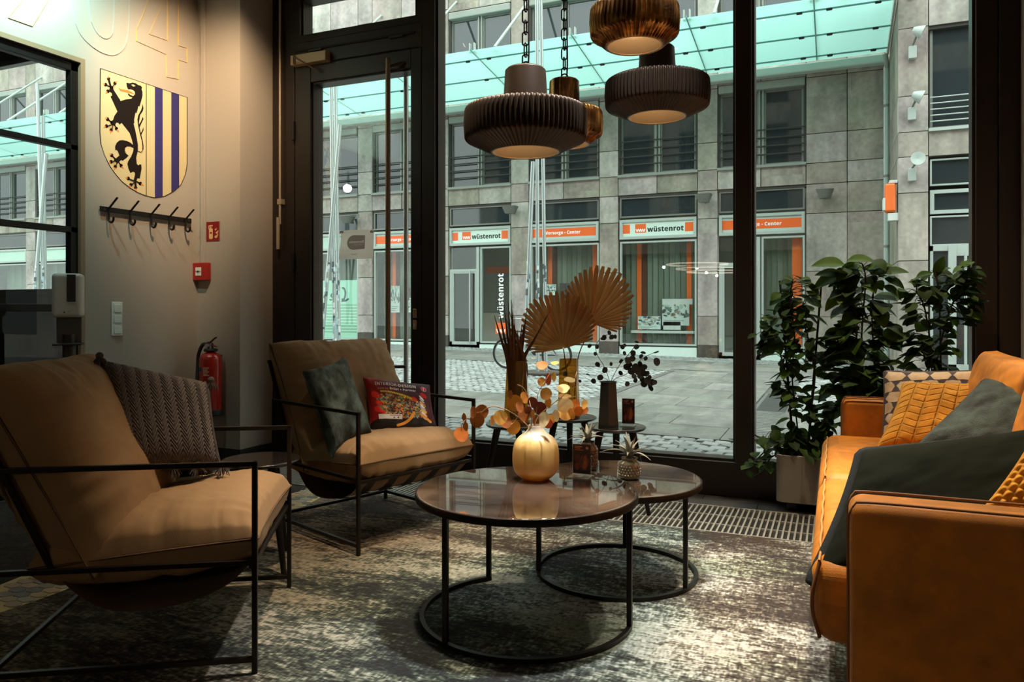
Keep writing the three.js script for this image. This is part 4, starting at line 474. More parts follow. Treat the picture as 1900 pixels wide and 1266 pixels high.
// ---------------------------------------------------------------- coffee tables
const marble = tex(1024, 1024, (x, y) => { const a = fbm(x * 3 + 2 * fbm(x * 3, y * 3, 3, 2), y * 3, 5, 6), b = fbm(x * 9, y * 9, 4, 16); const v = ss(0.3, 0.72, a * 0.75 + b * 0.25); const c = mix3([26, 18, 15], [112, 94, 80], v); return mix3(c, [70, 66, 66], ss(0.55, 0.75, fbm(x * 2 + 4, y * 2, 3, 33)) * 0.6); });
function makeTable(label, c, R, h, angs, rot, open) { const t = thing('coffee_table', label, 'coffee table', [c.x, 0, c.z], 0, 'round glass topped nesting coffee tables');
  const g = lathe([[0.001, h - 0.008], [R - 0.004, h - 0.008], [R, h - 0.005], [R, h - 0.002], [R - 0.003, h], [0.001, h]], 96); const p = g.attributes.position, u = g.attributes.uv; for (let i = 0; i < p.count; i++) u.setXY(i, 0.5 + p.getX(i) * 0.9, 0.5 + p.getZ(i) * 0.9);
  const top = mesh('top', g, mat('#ffffff', 0.03, { map: marble, clearcoat: 1, clearcoatRoughness: 0.01, ior: 1.7 }), t); top.rotation.y = rot;
  mesh('rim', lathe([[R - 0.012, h - 0.026], [R + 0.004, h - 0.026], [R + 0.006, h - 0.024], [R + 0.006, h - 0.003], [R + 0.003, h - 0.001], [R + 0.001, h - 0.002], [R + 0.001, h - 0.009], [R - 0.012, h - 0.009]], 96), frameBlack, t);
  const pr = [[R - 0.026, 0.001], [R - 0.026, 0.018], [R - 0.01, 0.018], [R - 0.01, 0.001], [R - 0.026, 0.001]]; const arc = open ?? [0, Math.PI * 2];   // the taller table's ring is open at the back so that the lower one slides under
  mesh('base_ring', mg([0, 1, 2, 3].map((k) => surf(96, 1, (q, b) => { const an = arc[0] + (arc[1] - arc[0]) * q, w = camXZ(Math.cos(an), Math.sin(an)), p = pr[k + b]; return V(w.x * p[0], p[1], w.z * p[0]); }))), frameBlack, t);
  for (const a of angs) { const w = camXZ(Math.cos(a), Math.sin(a)); mesh('leg', bar(V(w.x * (R - 0.018), 0.016, w.z * (R - 0.018)), V(w.x * (R - 0.018), h - 0.02, w.z * (R - 0.018)), 0.018), frameBlack, t); } return t; }
const tab1 = camXZ(0.052, 2.71), tab2 = camXZ(0.437, 3.155), H1 = 0.455, H2 = 0.4, rad = Math.PI / 180;
makeTable('larger and taller round coffee table with dark glass top under the gold vase', tab1, 0.392, H1, [113 * rad, 224 * rad, 340 * rad], 0.4, [111.5 * rad, 341.5 * rad]);
makeTable('smaller and lower round coffee table with dark glass top beneath the pineapple jars', tab2, 0.345, H2, [185 * rad, 75 * rad, 317 * rad], 2.1);
// ---------------------------------------------------------------- sofa
const leatherT = tex(512, 512, (x, y) => { const a = fbm(x * 4, y * 4, 5, 44), b = fbm(x * 26, y * 26, 4, 45); const v = 0.86 + 0.42 * (a - 0.5) + 0.22 * (b - 0.5); return [208 * v, 124 * v, 20 * v]; });
const leather = mat('#ffffff', 0.6, { map: leatherT, bumpMap: rep(T.fine, 10, 10), bumpScale: 0.0003, sheen: 0.15, sheenColor: lin(0.6, 0.42, 0.2), sheenRoughness: 0.5 });
const piping = mat(lin(0.2, 0.075, 0.02), 0.7), stitch = mat(lin(0.42, 0.2, 0.05), 0.7);
{
  const s = thing('sofa', 'cognac leather sofa along the right wall heaped with pillows', 'sofa'); const x0 = 0.03, x1 = 0.86, zn = -1.957, zfar = -4.325, za = zn - 0.125, zb = zfar + 0.1;
  const arm = (z0, z1) => { const g = rboxb(x0, x1, 0.15, 0.645, z0, z1, 0.035, 5); uvm(g, 1); const a = mesh('armrest', g, leather, s); for (const z of [Math.max(z0, z1) - 0.004, Math.min(z0, z1) + 0.004]) { const r = 0.04; mesh('piping', tube([V(x0 - 0.001, 0.16, z), V(x0 - 0.001, 0.4, z), V(x0 - 0.001, 0.6, z), V(x0 + 0.012, 0.633, z), V(x0 + r, 0.645, z), V(x0 + 0.3, 0.646, z), V(x1 - 0.02, 0.645, z)], 0.0032, 60, 6), piping, a); } };
  arm(zn, za); arm(zb, zfar);
  const base = rboxb(x0 + 0.03, x1, 0.15, 0.26, za, zb, 0.02, 3); uvm(base, 1); mesh('base', base, leather, s);
  const bk = rboxb(x1 - 0.13, x1, 0.15, 0.76, za, zb, 0.05, 4); uvm(bk, 1); mesh('backrest', bk, leather, s);
  const L = (za - zb) / 2; for (let i = 0; i < 2; i++) { const zc = za - L * (i + 0.5); const g = rbox(0.74, 0.225, L - 0.012, 0.06, 6); const p = g.attributes.position; for (let k = 0; k < p.count; k++) { const X = p.getX(k) / 0.37, Z = p.getZ(k) / (L / 2), Y = p.getY(k) / 0.11; const b = (1 - X * X * X * X) * (1 - Z * Z * Z * Z); if (Y > 0) p.setY(k, p.getY(k) + 0.022 * b + 0.005 * (fbm(p.getX(k) * 14 + i, p.getZ(k) * 6, 3, 5) - 0.5)); if (X < -0.5) p.setX(k, p.getX(k) - 0.02 * (1 - Y * Y) * (1 - Z * Z * Z * Z)); } g.computeVertexNormals(); uvm(g, 1, i * 0.3, 0);
    const c = mesh('seat_cushion', g, leather, s); c.position.set(x0 + 0.285, 0.345, zc); const w = L / 2 - 0.03, xx = -0.352; const wob = (q) => 0.0016 * Math.sin(q * 17 + i * 3); const tp = []; for (let q = -1; q <= 1.001; q += 0.1) tp.push(V(xx + wob(q), 0.103 + 0.012 * (1 - q * q) + wob(q * 1.7), w * q)); mesh('welt', tube(tp, 0.0036, 60, 6), stitch, c); const bp = tp.map((v) => V(v.x, -0.095, v.z)); mesh('welt', tube(bp, 0.005, 40, 6), piping, c); for (const q of [-1, 1]) mesh('welt', tube([V(xx, 0.1, w * q), V(xx - 0.016, 0.03, (w + 0.02) * q), V(xx - 0.016, -0.03, (w + 0.02) * q), V(xx, -0.095, w * q)], 0.005, 20, 6), piping, c);
    const b = mesh('back_cushion', uvm(pillow({ w: L - 0.02, h: 0.5, t: 0.24, n: 40, k: 0.03, p: 0.3, wr: 0.012, sd: 60 + i }), 1), leather, s); place(b, [x1 - 0.2, 0.66, zc], { ry: -Math.PI / 2, rx: -0.2 }); }
  for (const [x, z] of [[x0 + 0.06, zn - 0.06], [x1 - 0.06, zn - 0.06], [x0 + 0.06, zfar + 0.06], [x1 - 0.06, zfar + 0.06]]) mesh('leg', rod(V(x, 0, z), V(x, 0.155, z), 0.017, 0.024, 14), mat(lin(0.4, 0.27, 0.15), 0.5), s);
}
{ // sofa pillows
  const hexT = tex(512, 512, (x, y) => { const s = 4.6; let q = x * s, r = y * s * 1.55; const row = Math.floor(r), fxx = ((q + (row % 2) * 0.5) % 1), fyy = r - row; const dx = Math.abs(fxx - 0.5), dy = Math.abs(fyy - 0.5); const wv = 0.1 * (fbm(x * 12, y * 12, 3, 3) - 0.5); const d = Math.max(dx * 1.0 + dy * 0.35, dy) + wv * 1.5; const m = ss(0.445, 0.48, d); const n = fbm(x * 30, y * 30, 3, 9); const li = mix3([196, 166, 134], [214, 190, 160], n), da = mix3([66, 60, 66], [88, 80, 84], n); return mix3(li, da, m); });
  quadThing('cream and grey honeycomb patterned pillow against the far sofa arm', [atZ(1636, 832, 4.07), atZ(1832, 832, 4.05), atZ(1839, 687, 4.17), atZ(1640, 689, 4.18)], { t: 0.13, n: 36, k: 0.04, wr: 0.01, sd: 71 }, mat('#ffffff', 0.95, { map: hexT, bumpMap: hexT, bumpScale: 0.006 }), 0.006, mat(lin(0.08, 0.07, 0.08), 0.9));
  const braidT = tex(512, 512, (x, y) => { const s = 7, q = x * s, r = y * s * 1.5; const col = Math.floor(q), f = q - col; const rr2 = r + (col % 2 ? f : 1 - f) * 0.6; const g = rr2 - Math.floor(rr2); const e = Math.min(g, 1 - g, f * 1.2, (1 - f) * 1.2); return 60 + 190 * ss(0.02, 0.14, e); }, { srgb: false });
  const yelT = tex(256, 256, (x, y) => { const v = 0.9 + 0.3 * (fbm(x * 14, y * 14, 4, 6) - 0.5); return [222 * v, 150 * v, 40 * v]; });
  quadThing('mustard yellow pillow with a stitched geometric pattern beside the patterned one', [atZ(1626, 832, 3.8), atZ(1850, 852, 3.78), atZ(1866, 715, 4.0), atZ(1676, 711, 3.99)], { t: 0.13, n: 44, k: 0.06, wr: 0.008, sd: 81 }, mat('#ffffff', 0.9, { map: yelT, bumpMap: braidT, bumpScale: 0.009, sheen: 0.5, sheenColor: lin(0.6, 0.4, 0.1) }));
  quadThing('green grey velvet pillow with one corner up between the yellow and dark pillows', [atZ(1690, 838, 3.1), atZ(1850, 930, 3.0), atZ(1985, 775, 3.25), atZ(1826, 704, 3.35)], { t: 0.17, n: 44, k: 0.05, wr: 0.014, sd: 91 }, darkVelvetM);
  const back = mat(lin(0.013, 0.0145, 0.0095), 0.95, { physical: true, specularIntensity: 0.12, bumpMap: rep(T.weave, 6, 6), bumpScale: 0.0005 }); quadThing('large dark green cushion leaning over the near sofa arm', [atZ(1502, 1084, 2.13), atZ(2010, 1080, 2.16), atZ(2030, 790, 2.44), atZ(1598, 842, 2.36)], { t: 0.16, n: 56, k: 0.045, p: 0.33, wr: 0.007, sd: 101 }, back, 0.017, mat(lin(0.045, 0.049, 0.05), 1, { physical: true, specularIntensity: 0.2, bumpMap: rep(T.fine, 40, 2), bumpScale: 0.004 }));
  quadThing('chunky mustard knitted pillow tucked behind the near sofa arm at right', [atZ(1826, 945, 2.16), atZ(2010, 1010, 2.12), atZ(2060, 860, 2.2), atZ(1908, 832, 2.26)], { t: 0.1, n: 70, k: 0.04, disp: (s, q) => 0.012 * Math.abs(Math.sin(s * 16) * Math.sin(q * 13 + Math.floor(s * 16 / Math.PI) * 1.5)) }, mat('#ffffff', 0.95, { map: yelT }));
}
// ---------------------------------------------------------------- pendant lamps
const bulbM = mat(lin(1, 0.8, 0.5), 0.5, { emissive: lin(1, 0.62, 0.28), emissiveIntensity: 0.9 });
const patina = tex(512, 256, (x, y) => { const a = fbm(x * 40, y * 5, 4, 61), b = fbm(x * 8, y * 8, 4, 62); return mix3([92, 58, 30], [224, 168, 92], ss(0.35, 0.7, 0.5 * a + 0.5 * b)); });
function fluted(prof, N, seg) { // profile rows: [radius, height, flute depth]
  return surf(seg, prof.length - 1, (a, b) => { const k = Math.round(b * (prof.length - 1)), [r, y, f] = prof[k]; const th = -a * Math.PI * 2; const c = 0.5 + 0.5 * Math.cos(th * N); const q = r - f * (1 - Math.pow(c, 0.6)); return V(Math.cos(th) * q, y, Math.sin(th) * q); }); }
function makePendant(label, pos, kind) {
  const l = thing('pendant_lamp', label, 'lamp', pos, 0, null), A = kind === 'wide';
  const metal = A ? mat(lin(0.05, 0.032, 0.022), 0.48, { metalness: 0.4 }) : mat('#ffffff', 0.3, { metalness: 0.8, map: patina, bumpMap: rep(T.plaster, 2, 1), bumpScale: 0.001 });
  const R = A ? 0.24 : 0.172, ro = A ? 0.13 : 0.106, yb = A ? 0.042 : 0.034, yt = A ? 0.168 : 0.15, f = A ? 0.012 : 0.0125;
  const P = [[ro, 0.0, 0.001], [ro + 0.006, -0.003, 0.001], [ro + 0.012, 0.0, 0.004]]; for (let i = 1; i <= 5; i++) P.push([ro + 0.012 + (R - 0.034 - ro) * i / 5, yb * (i / 5) * 0.86, f * 0.8]); P.push([R - 0.012, yb - 0.002, f], [R - 0.005, yb + 0.002, f], [R - 0.001, yb + 0.009, f], [R, yb + 0.018, f], [R + 0.001, yb + 0.03, f], [R + 0.003, (yb + yt) / 2, f], [R + 0.001, yt - 0.026, f], [R, yt - 0.014, f], [R - 0.002, yt - 0.006, f], [R - 0.008, yt - 0.001, f], [R - 0.016, yt + 0.002, f], [R - 0.03, yt + 0.004, f]); P.push([A ? 0.12 : 0.09, yt + 0.012, f * 0.5], [A ? 0.09 : 0.072, yt + 0.014, 0]);
  mesh('shade', fluted(P, A ? 76 : 58, A ? 76 * 6 : 58 * 6), metal, l);
  const n0 = A ? 0.089 : 0.072, n1 = A ? 0.08 : 0.067, nt = A ? 0.325 : 0.29; mesh('neck', lathe([[n0, yt], [n0 - 0.002, yt + 0.03], [n1, nt - 0.008], [n1 - 0.008, nt], [0.012, nt + 0.002], [0.001, nt + 0.002]], 48), metal, l);
  const inner = mat(lin(0.42, 0.32, 0.2), 0.55, { side: THREE.DoubleSide }); mesh('reflector', lathe([[ro + 0.002, 0.0], [ro - 0.004, 0.004], [ro * 0.9, 0.025], [ro * 0.78, 0.05], [ro * 0.74, 0.055], [ro * 0.74, 0.06], [ro * 0.7, 0.11], [0.03, 0.13]], 48), inner, l);
  mesh('rim', new THREE.TorusGeometry(ro, 0.0035, 8, 72).rotateX(Math.PI / 2), mat(lin(0.5, 0.38, 0.24), 0.4, { metalness: 0.4 }), l);
  mesh('socket', new THREE.CylinderGeometry(0.02, 0.022, 0.05, 16).translate(0, 0.115, 0), M.blackPlastic, l); mesh('bulb', new THREE.SphereGeometry(0.024, 20, 14).translate(0, 0.078, 0), bulbM, l);
  const pl = new THREE.PointLight(new THREE.Color().setRGB(1, 0.72, 0.44), 0.035, 6, 2); pl.position.set(0, 0.078, 0); pl.castShadow = true; pl.shadow.radius = 1; l.add(pl);
  const sp = new THREE.SpotLight(new THREE.Color().setRGB(1, 0.8, 0.52), A ? 5 : 3.5, 0, 0.62, 0.9, 2); sp.position.set(0, 0.052, 0); sp.target.position.set(0, -1, 0); sp.castShadow = true; sp.shadow.radius = 1.5; l.add(sp, sp.target);
  const ch = group('chain', l); const link = (() => { const pts = []; for (let i = 0; i < 20; i++) { const a = i / 20 * Math.PI * 2; pts.push(V(0.0125 * Math.cos(a), 0.0165 * Math.sign(Math.sin(a)) * (Math.abs(Math.sin(a)) > 0.001 ? 1 : 0) * 0.9 + 0.0125 * Math.sin(a), 0)); } return tube(pts, 0.0032, 40, 8, true); })();
  const top = CEIL - pos.y - 0.03; let y = nt + 0.03, k = 0; for (; y < top; y += 0.0445, k++) { const o = mesh('link', link, M.black, ch); o.position.y = y; o.rotation.y = k % 2 ? Math.PI / 2 : 0.15; }
  mesh('hook', new THREE.TorusGeometry(0.016, 0.0035, 8, 24).translate(0, nt + 0.012, 0), M.black, ch); mesh('cable', tube([V(0.008, nt, 0.0), V(0.016, nt + 0.06, 0.004), V(0.014, nt + 0.3, 0.004), V(0.012, top * 0.8, 0.004), V(0.01, top, 0)], 0.0035, 60, 6), M.blackPlastic, ch);
  mesh('ceiling_rose', lathe([[0.001, top], [0.05, top], [0.05, top + 0.03], [0.001, top + 0.03]], 32), M.black, l); return l;
}
{ const at = (u, v, d) => atD(u, v, d);
  makePendant('wide matt bronze fluted pendant lamp hanging lowest, left of the others', at(975, 282, 2.95), 'wide');
  makePendant('narrow shiny bronze pendant lamp partly hidden behind the lowest wide lamp', at(1047, 268, 3.4), 'narrow');
  makePendant('narrow shiny bronze pendant lamp cut off by the top of the photo', at(1177, 85, 2.93), 'narrow');
  makePendant('wide matt bronze fluted pendant lamp hanging to the right, behind the topmost one', at(1219, 217, 3.5), 'wide'); }
// ceiling spots: a small can whose glowing face has the light just below it
SPOTS.forEach(([x, y, z, tx, ty, tz, cd, ang, col, pen], i) => { const l = thing('ceiling_spot', 'small black ceiling spotlight ' + ['above the coffee tables', 'above the armchairs', 'above the near end of the sofa', 'washing the wall numerals', 'lighting the pilaster and coat rack', 'added behind the viewer to fill the sofa arm', 'above the window end of the sofa'][i], 'lamp', [x, y, z], 0, 'ceiling spotlights out of the picture');
  const d = V(tx - x, ty - y, tz - z).normalize(), q = new THREE.Quaternion().setFromUnitVectors(V(0, -1, 0), d); const can = mesh('can', lathe([[0.034, 0], [0.038, 0.002], [0.038, 0.1], [0.001, 0.1], [0.001, 0.012], [0.034, 0.01], [0.034, 0]], 32), M.black, l); can.quaternion.copy(q); mesh('stem', rod(V(0, 0.06, 0), V(0, CEIL - y, 0), 0.012), M.black, l);
  const lens = mesh('lamp_face', new THREE.CylinderGeometry(0.022, 0.022, 0.004, 24).translate(0, 0.006, 0), mat(lin(...col), 0.5, { emissive: lin(...col), emissiveIntensity: 4 }), l); lens.quaternion.copy(q);
  const s = new THREE.SpotLight(new THREE.Color().setRGB(...col), cd, 0, ang, pen, 2); s.position.copy(d).multiplyScalar(0.012); s.target.position.set(tx - x, ty - y, tz - z); s.castShadow = true; s.shadow.mapSize.set(1024, 1024); s.shadow.radius = 2.5; l.add(s, s.target); });
// lamps behind the viewer that only show as reflections in the shop window
{ const mirrored = (u, v, zd) => { const p = atZ(u, v, 2 * ZW - zd); return V(p.x, p.y, -zd); };
  [[1293, 492, -2.5], [1311, 500, -2.7], [1330, 505.5, -2.9]].forEach(([u, v, zd], i) => { const p = mirrored(u, v, zd), l = thing('ring_lamp', 'thin glowing ring pendant lamp behind the viewer, ' + ['nearest', 'middle', 'farthest'][i] + ' of three from the window', 'lamp', p, 0, 'ring lamps behind the viewer'); mesh('lamp_ring', lathe([[0.44, 0], [0.47, 0], [0.47, 0.02], [0.44, 0.02], [0.44, 0]], 64), mat(lin(1, 0.9, 0.72), 0.5, { emissive: lin(1, 0.88, 0.68), emissiveIntensity: 3.5 }), l); mesh('housing_ring', lathe([[0.438, 0.021], [0.472, 0.021], [0.472, 0.035], [0.438, 0.035], [0.438, 0.021]], 64), M.black, l); const L = []; for (let k = 0; k < 3; k++) { const a = k * 2.0944; L.push(rod(V(Math.cos(a) * 0.455, 0.03, Math.sin(a) * 0.455), V(0, CEIL - p.y - 0.012, 0), 0.0015, 0.0015, 5)); } mesh('suspension', mg(L), M.black, l); const q = new THREE.PointLight(new THREE.Color().setRGB(1, 0.84, 0.6), 0.3, 0, 2); q.position.set(0, -0.05, 0); q.castShadow = true; q.shadow.radius = 1; l.add(q); });
  [[922, 330], [645, 350]].forEach(([u, v], i) => { const r = ray(u, v), t = (3.42 - HEYE) / r.y, p = V(r.x * t, 3.42, 0); p.z = -(2 * ZW + r.z * t); const l = thing('ceiling_spot', 'white ceiling spotlight behind the viewer, ' + ['nearer', 'farther'][i] + ' from the sofa', 'lamp', p, 0, 'ceiling spotlights out of the picture'); const d = V(-r.x, 0, 0); const dir = V(r.x * -1, -0.6, -ZW * 2).normalize().setX(-r.x * 0.6).normalize(); const q = new THREE.Quaternion().setFromUnitVectors(V(0, -1, 0), dir); const can = mesh('can', lathe([[0.032, 0], [0.036, 0.002], [0.036, 0.12], [0.001, 0.12], [0.001, 0.012], [0.032, 0.01], [0.032, 0]], 32), M.white, l); can.quaternion.copy(q); const f = mesh('lamp_face', new THREE.CylinderGeometry(0.022, 0.022, 0.004, 24).translate(0, 0.004, 0), mat(lin(0.9, 1, 0.98), 0.5, { emissive: lin(0.9, 1, 0.98), emissiveIntensity: 30 }), l); f.quaternion.copy(q); mesh('stem', rod(V(0, 0.06, 0), V(0, CEIL - 3.42, 0), 0.012), M.white, l); const s = new THREE.SpotLight(new THREE.Color().setRGB(0.9, 1, 0.98), 2, 0, 0.6, 0.9, 2); s.position.copy(dir).multiplyScalar(0.02); s.target.position.copy(dir).multiplyScalar(5); s.castShadow = true; s.shadow.radius = 4; l.add(s, s.target); }); }
// ---------------------------------------------------------------- left wall: crest, numerals, coat rack, switch, alarm, sign, extinguisher, dispenser
const wallPt = (u, v) => { const p = atX(u, v, XL); return [-p.z, p.y]; };  // along the wall (towards the window), height
const onWall = (pts, d, z = 0.001) => { const g = ext(pts.map(([u, v]) => wallPt(u, v)), d); g.rotateY(Math.PI / 2); g.translate(XL + z, 0, 0); return g; };   // local x runs to -z
{
  const c = thing('wall_crest', 'painted crest on the left wall with a black lion beside blue stripes', 'wall emblem');
  const A = (l) => l.map(([x, y]) => [180 + x / 9.74, 130 + y / 9.74]), B = (l) => l.map(([x, y]) => [180 + x / 9.74, 250 + y / 9.74]);
  const outline = [[186, 127], [347, 181], [347, 305], [344, 322], [335, 343], [322, 355], [305, 364], [287, 367], [270, 363], [255, 357], [240, 348], [225, 336], [213, 322], [202, 306], [193, 287], [187, 268], [185, 245]];
  const ink = mat(lin(0.012, 0.008, 0.007), 0.8, { physical: true, specularIntensity: 0.15 }), cream = mat(lin(0.55, 0.44, 0.24), 0.85), blue = mat(lin(0.022, 0.016, 0.12), 0.7), or = mat(lin(0.62, 0.17, 0.03), 0.7);
  mesh('shield', onWall(outline, 0.0012, 0.0005), cream, c);
  const stripe = (u0, u1, b0, b1) => onWall([[u0, 127 + (u0 - 186) * 0.3354], [u1, 127 + (u1 - 186) * 0.3354], [u1, b1], [u0, b0]], 0.0006, 0.0017);
  mesh('stripe', stripe(287, 301.5, 366.5, 365), blue, c); mesh('stripe', stripe(317.5, 332, 358, 346), blue, c);
  const line = (pts, w, z = 0.0019) => { const L = []; for (let i = 0; i + 1 < pts.length; i++) { const a = atX(...pts[i], XL), b = atX(...pts[i + 1], XL); L.push(bar(a.setX(XL + z), b.setX(XL + z), w, 0.0012, 0.0002)); } return mg(L); };
  mesh('border', line([...outline, outline[0]], 0.006), ink, c); mesh('divider', line([[271, 155.5], [271, 363]], 0.005), ink, c);
  const S = [A([[525, 230], [590, 240], [640, 225], [700, 240], [740, 270], [790, 285], [812, 320], [800, 345], [818, 400], [818, 470], [795, 560], [765, 660], [740, 655], [735, 700], [710, 780], [690, 775], [668, 900], [670, 968], [655, 960], [690, 1100], [722, 1266], [628, 1266], [585, 1140], [440, 955], [405, 990], [380, 955], [345, 950], [330, 985], [300, 1005], [270, 990], [235, 970], [240, 925], [285, 905], [310, 830], [365, 750], [240, 480], [268, 460], [262, 420], [225, 390], [215, 355], [225, 330], [240, 285], [285, 290], [295, 355], [425, 560], [520, 530], [615, 522], [635, 495], [590, 482], [558, 450], [558, 418], [600, 452], [650, 470], [682, 440], [680, 395], [650, 365], [600, 350], [560, 352], [535, 300]]),
    B([[628, 96], [720, 96], [735, 180], [735, 300], [720, 350], [705, 420], [715, 530], [745, 555], [770, 535], [797, 545], [802, 620], [768, 795], [725, 790], [705, 850], [655, 840], [682, 720], [680, 690], [650, 670], [600, 695], [565, 620], [545, 530], [560, 480], [610, 400], [650, 300], [655, 245], [600, 218], [540, 215], [505, 240], [500, 290], [520, 340], [567, 380], [530, 420], [460, 472], [430, 460], [400, 490], [370, 525], [335, 500], [300, 455], [350, 420], [400, 375], [370, 300], [345, 275], [325, 285], [323, 210], [350, 150], [400, 105], [460, 98], [540, 115], [600, 145], [648, 185]])];
  const body = mesh('lion', mg(S.map((s) => onWall(s, 0.0006, 0.0018))), ink, c);
  const toes = [...[[205, 160, 242, 300], [150, 265, 250, 312], [190, 385, 240, 350], [320, 240, 265, 310], [185, 890, 270, 955], [165, 1015, 275, 975], [252, 1085, 285, 980], [348, 1062, 300, 985]].map((t) => [A([[t[0], t[1]], [t[2], t[3]]]), t]), ...[[260, 375, 325, 440], [250, 490, 335, 458], [325, 580, 358, 490], [432, 562, 385, 500], [560, 792, 665, 835], [608, 908, 672, 850], [695, 960, 690, 850], [780, 885, 700, 838]].map((t) => [B([[t[0], t[1]], [t[2], t[3]]]), t])];
  const disc = (u, v, r, z) => { const L = []; for (let i = 0; i < 14; i++) { const a = i / 14 * 6.2832; L.push([u + r * Math.cos(a), v + r * 1.15 * Math.sin(a)]); } return onWall(L, 0.0006, z); };
  const tg = [], cl = []; for (const [[a, b]] of toes) { tg.push(line([a, b], 0.016, 0.0022), disc(a[0], a[1], 3.1, 0.0019)); const dx = a[0] - b[0], dy = a[1] - b[1], n = Math.hypot(dx, dy), ux = dx / n, uy = dy / n; cl.push(onWall([[a[0] + ux * 1.5 - uy * 1.8, a[1] + uy * 1.5 + ux * 1.8], [a[0] + ux * 1.5 + uy * 1.8, a[1] + uy * 1.5 - ux * 1.8], [a[0] + ux * 7 + 0.6, a[1] + uy * 7 + 0.8]], 0.0006, 0.0026)); }
  mesh('paws', mg(tg), ink, body); mesh('claws', mg(cl), or, c); mesh('tongue', onWall(A([[378, 318], [430, 345], [560, 368], [620, 395], [668, 442], [600, 418], [540, 408], [420, 380]]), 0.0006, 0.0021), or, c); mesh('eye', onWall(A([[608, 265], [650, 260], [692, 290], [650, 302]]), 0.0004, 0.0025), cream, c);
  mesh('tail', mg([line(A([[735, 1469], [790, 1488], [825, 1440], [828, 1380], [810, 1266], [775, 1130], [745, 985], [738, 900]]), 0.009), onWall(A([[725, 900], [740, 820], [790, 730], [808, 680], [815, 612], [836, 690], [825, 740], [775, 815], [752, 960]]), 0.0006, 0.002), onWall(A([[748, 990], [790, 930], [822, 845], [835, 890], [800, 960], [765, 1040]]), 0.0006, 0.002), onWall(A([[780, 1150], [815, 1090], [835, 1030], [838, 1085], [800, 1165], [795, 1200]]), 0.0006, 0.002)]), ink, body);
}
{ const n = thing('wall_numerals', 'large outlined numerals 204 painted high on the left wall', 'wall lettering'); const gold = mat(lin(0.62, 0.42, 0.14), 0.6), grey = mat(lin(0.36, 0.38, 0.37), 0.7); const k = 3.0143, L = (pts, w = 0.009) => { const o = []; for (let i = 0; i + 1 < pts.length; i++) { const a = atX(pts[i][0] / k, pts[i][1] / k, XL), b = atX(pts[i + 1][0] / k, pts[i + 1][1] / k, XL); o.push(bar(a.setX(XL + 0.001), b.setX(XL + 0.001), w, 0.0012, 0.0002)); } return mg(o); };
  mesh('numeral_four', mg([L([[915, 2], [832, 190], [935, 228], [935, -60]]), L([[830, 0], [762, 165], [762, 230], [928, 305], [930, 430], [995, 443], [995, 335], [1045, 350], [1045, 270], [995, 255], [998, -60]])]), gold, n);
  const smooth = (p) => new THREE.CatmullRomCurve3(p.map(([x, y]) => V(x, y, 0))).getPoints(36).map((v) => [v.x, v.y]);
  mesh('numeral_zero', mg([L(smooth([[398, -80], [410, 80], [440, 180], [500, 250], [580, 300], [640, 308], [690, 270], [712, 200], [722, 80], [722, -120]])), L(smooth([[492, -80], [500, 80], [520, 150], [550, 195], [590, 217], [620, 200], [633, 140], [637, 60], [637, -80]]))]), grey, n);
  mesh('numeral_two', L([[160, -40], [45, 100], [180, 148], [275, -10]]), gold, n); }
{ const r = thing('coat_rack', 'black wall coat rack with five double hooks below the crest', 'coat rack'); const a = atX(182, 387, XL), b = atX(352, 411, XL); const y = (a.y + b.y) / 2; mesh('rail', rboxb(XL + 0.012, XL + 0.02, y - 0.018, y + 0.018, a.z, b.z, 0.003, 1), M.black, r); for (const z of [a.z - 0.03, b.z + 0.03]) mesh('screw', rod(V(XL, y, z), V(XL + 0.023, y, z), 0.007), M.frame2, r);
  for (let i = 0; i < 5; i++) { const p = atX([197, 237, 276, 310, 340][i], 395, XL); const z = p.z; const h = group('hook', r); mesh('upper_prong', bar(V(XL + 0.022, y + 0.005, z), V(XL + 0.105, y + 0.075, z), 0.014, 0.007), M.black, h); mesh('lower_hook', tube([V(XL + 0.023, y + 0.01, z), V(XL + 0.024, y - 0.05, z), V(XL + 0.03, y - 0.075, z), V(XL + 0.05, y - 0.085, z), V(XL + 0.066, y - 0.07, z), V(XL + 0.068, y - 0.05, z)], 0.007, 24, 8), M.black, h); } }
{ const s = thing('light_switch', 'white triple light switch on the left wall', 'switch'); const a = atX(205, 561, XL), b = atX(227, 622, XL); const z0 = a.z, z1 = b.z, yc = (atX(216, 562, XL).y + atX(216, 622, XL).y) / 2, zc = (z0 + z1) / 2; const w = 0.081, h = 0.225; mesh('plate', rbox(0.009, h, w, 0.004, 2, XL + 0.0045, yc, zc), M.white, s); for (const k of [-1, 0, 1]) { const o = mesh('rocker', rbox(0.007, 0.055, 0.055, 0.003, 2), M.offwhite, s); o.position.set(XL + 0.012, yc + k * 0.071, zc); o.rotation.z = 0.05; } }
const pilPt = (u, v, z = ZP) => atZ(u, v, z);
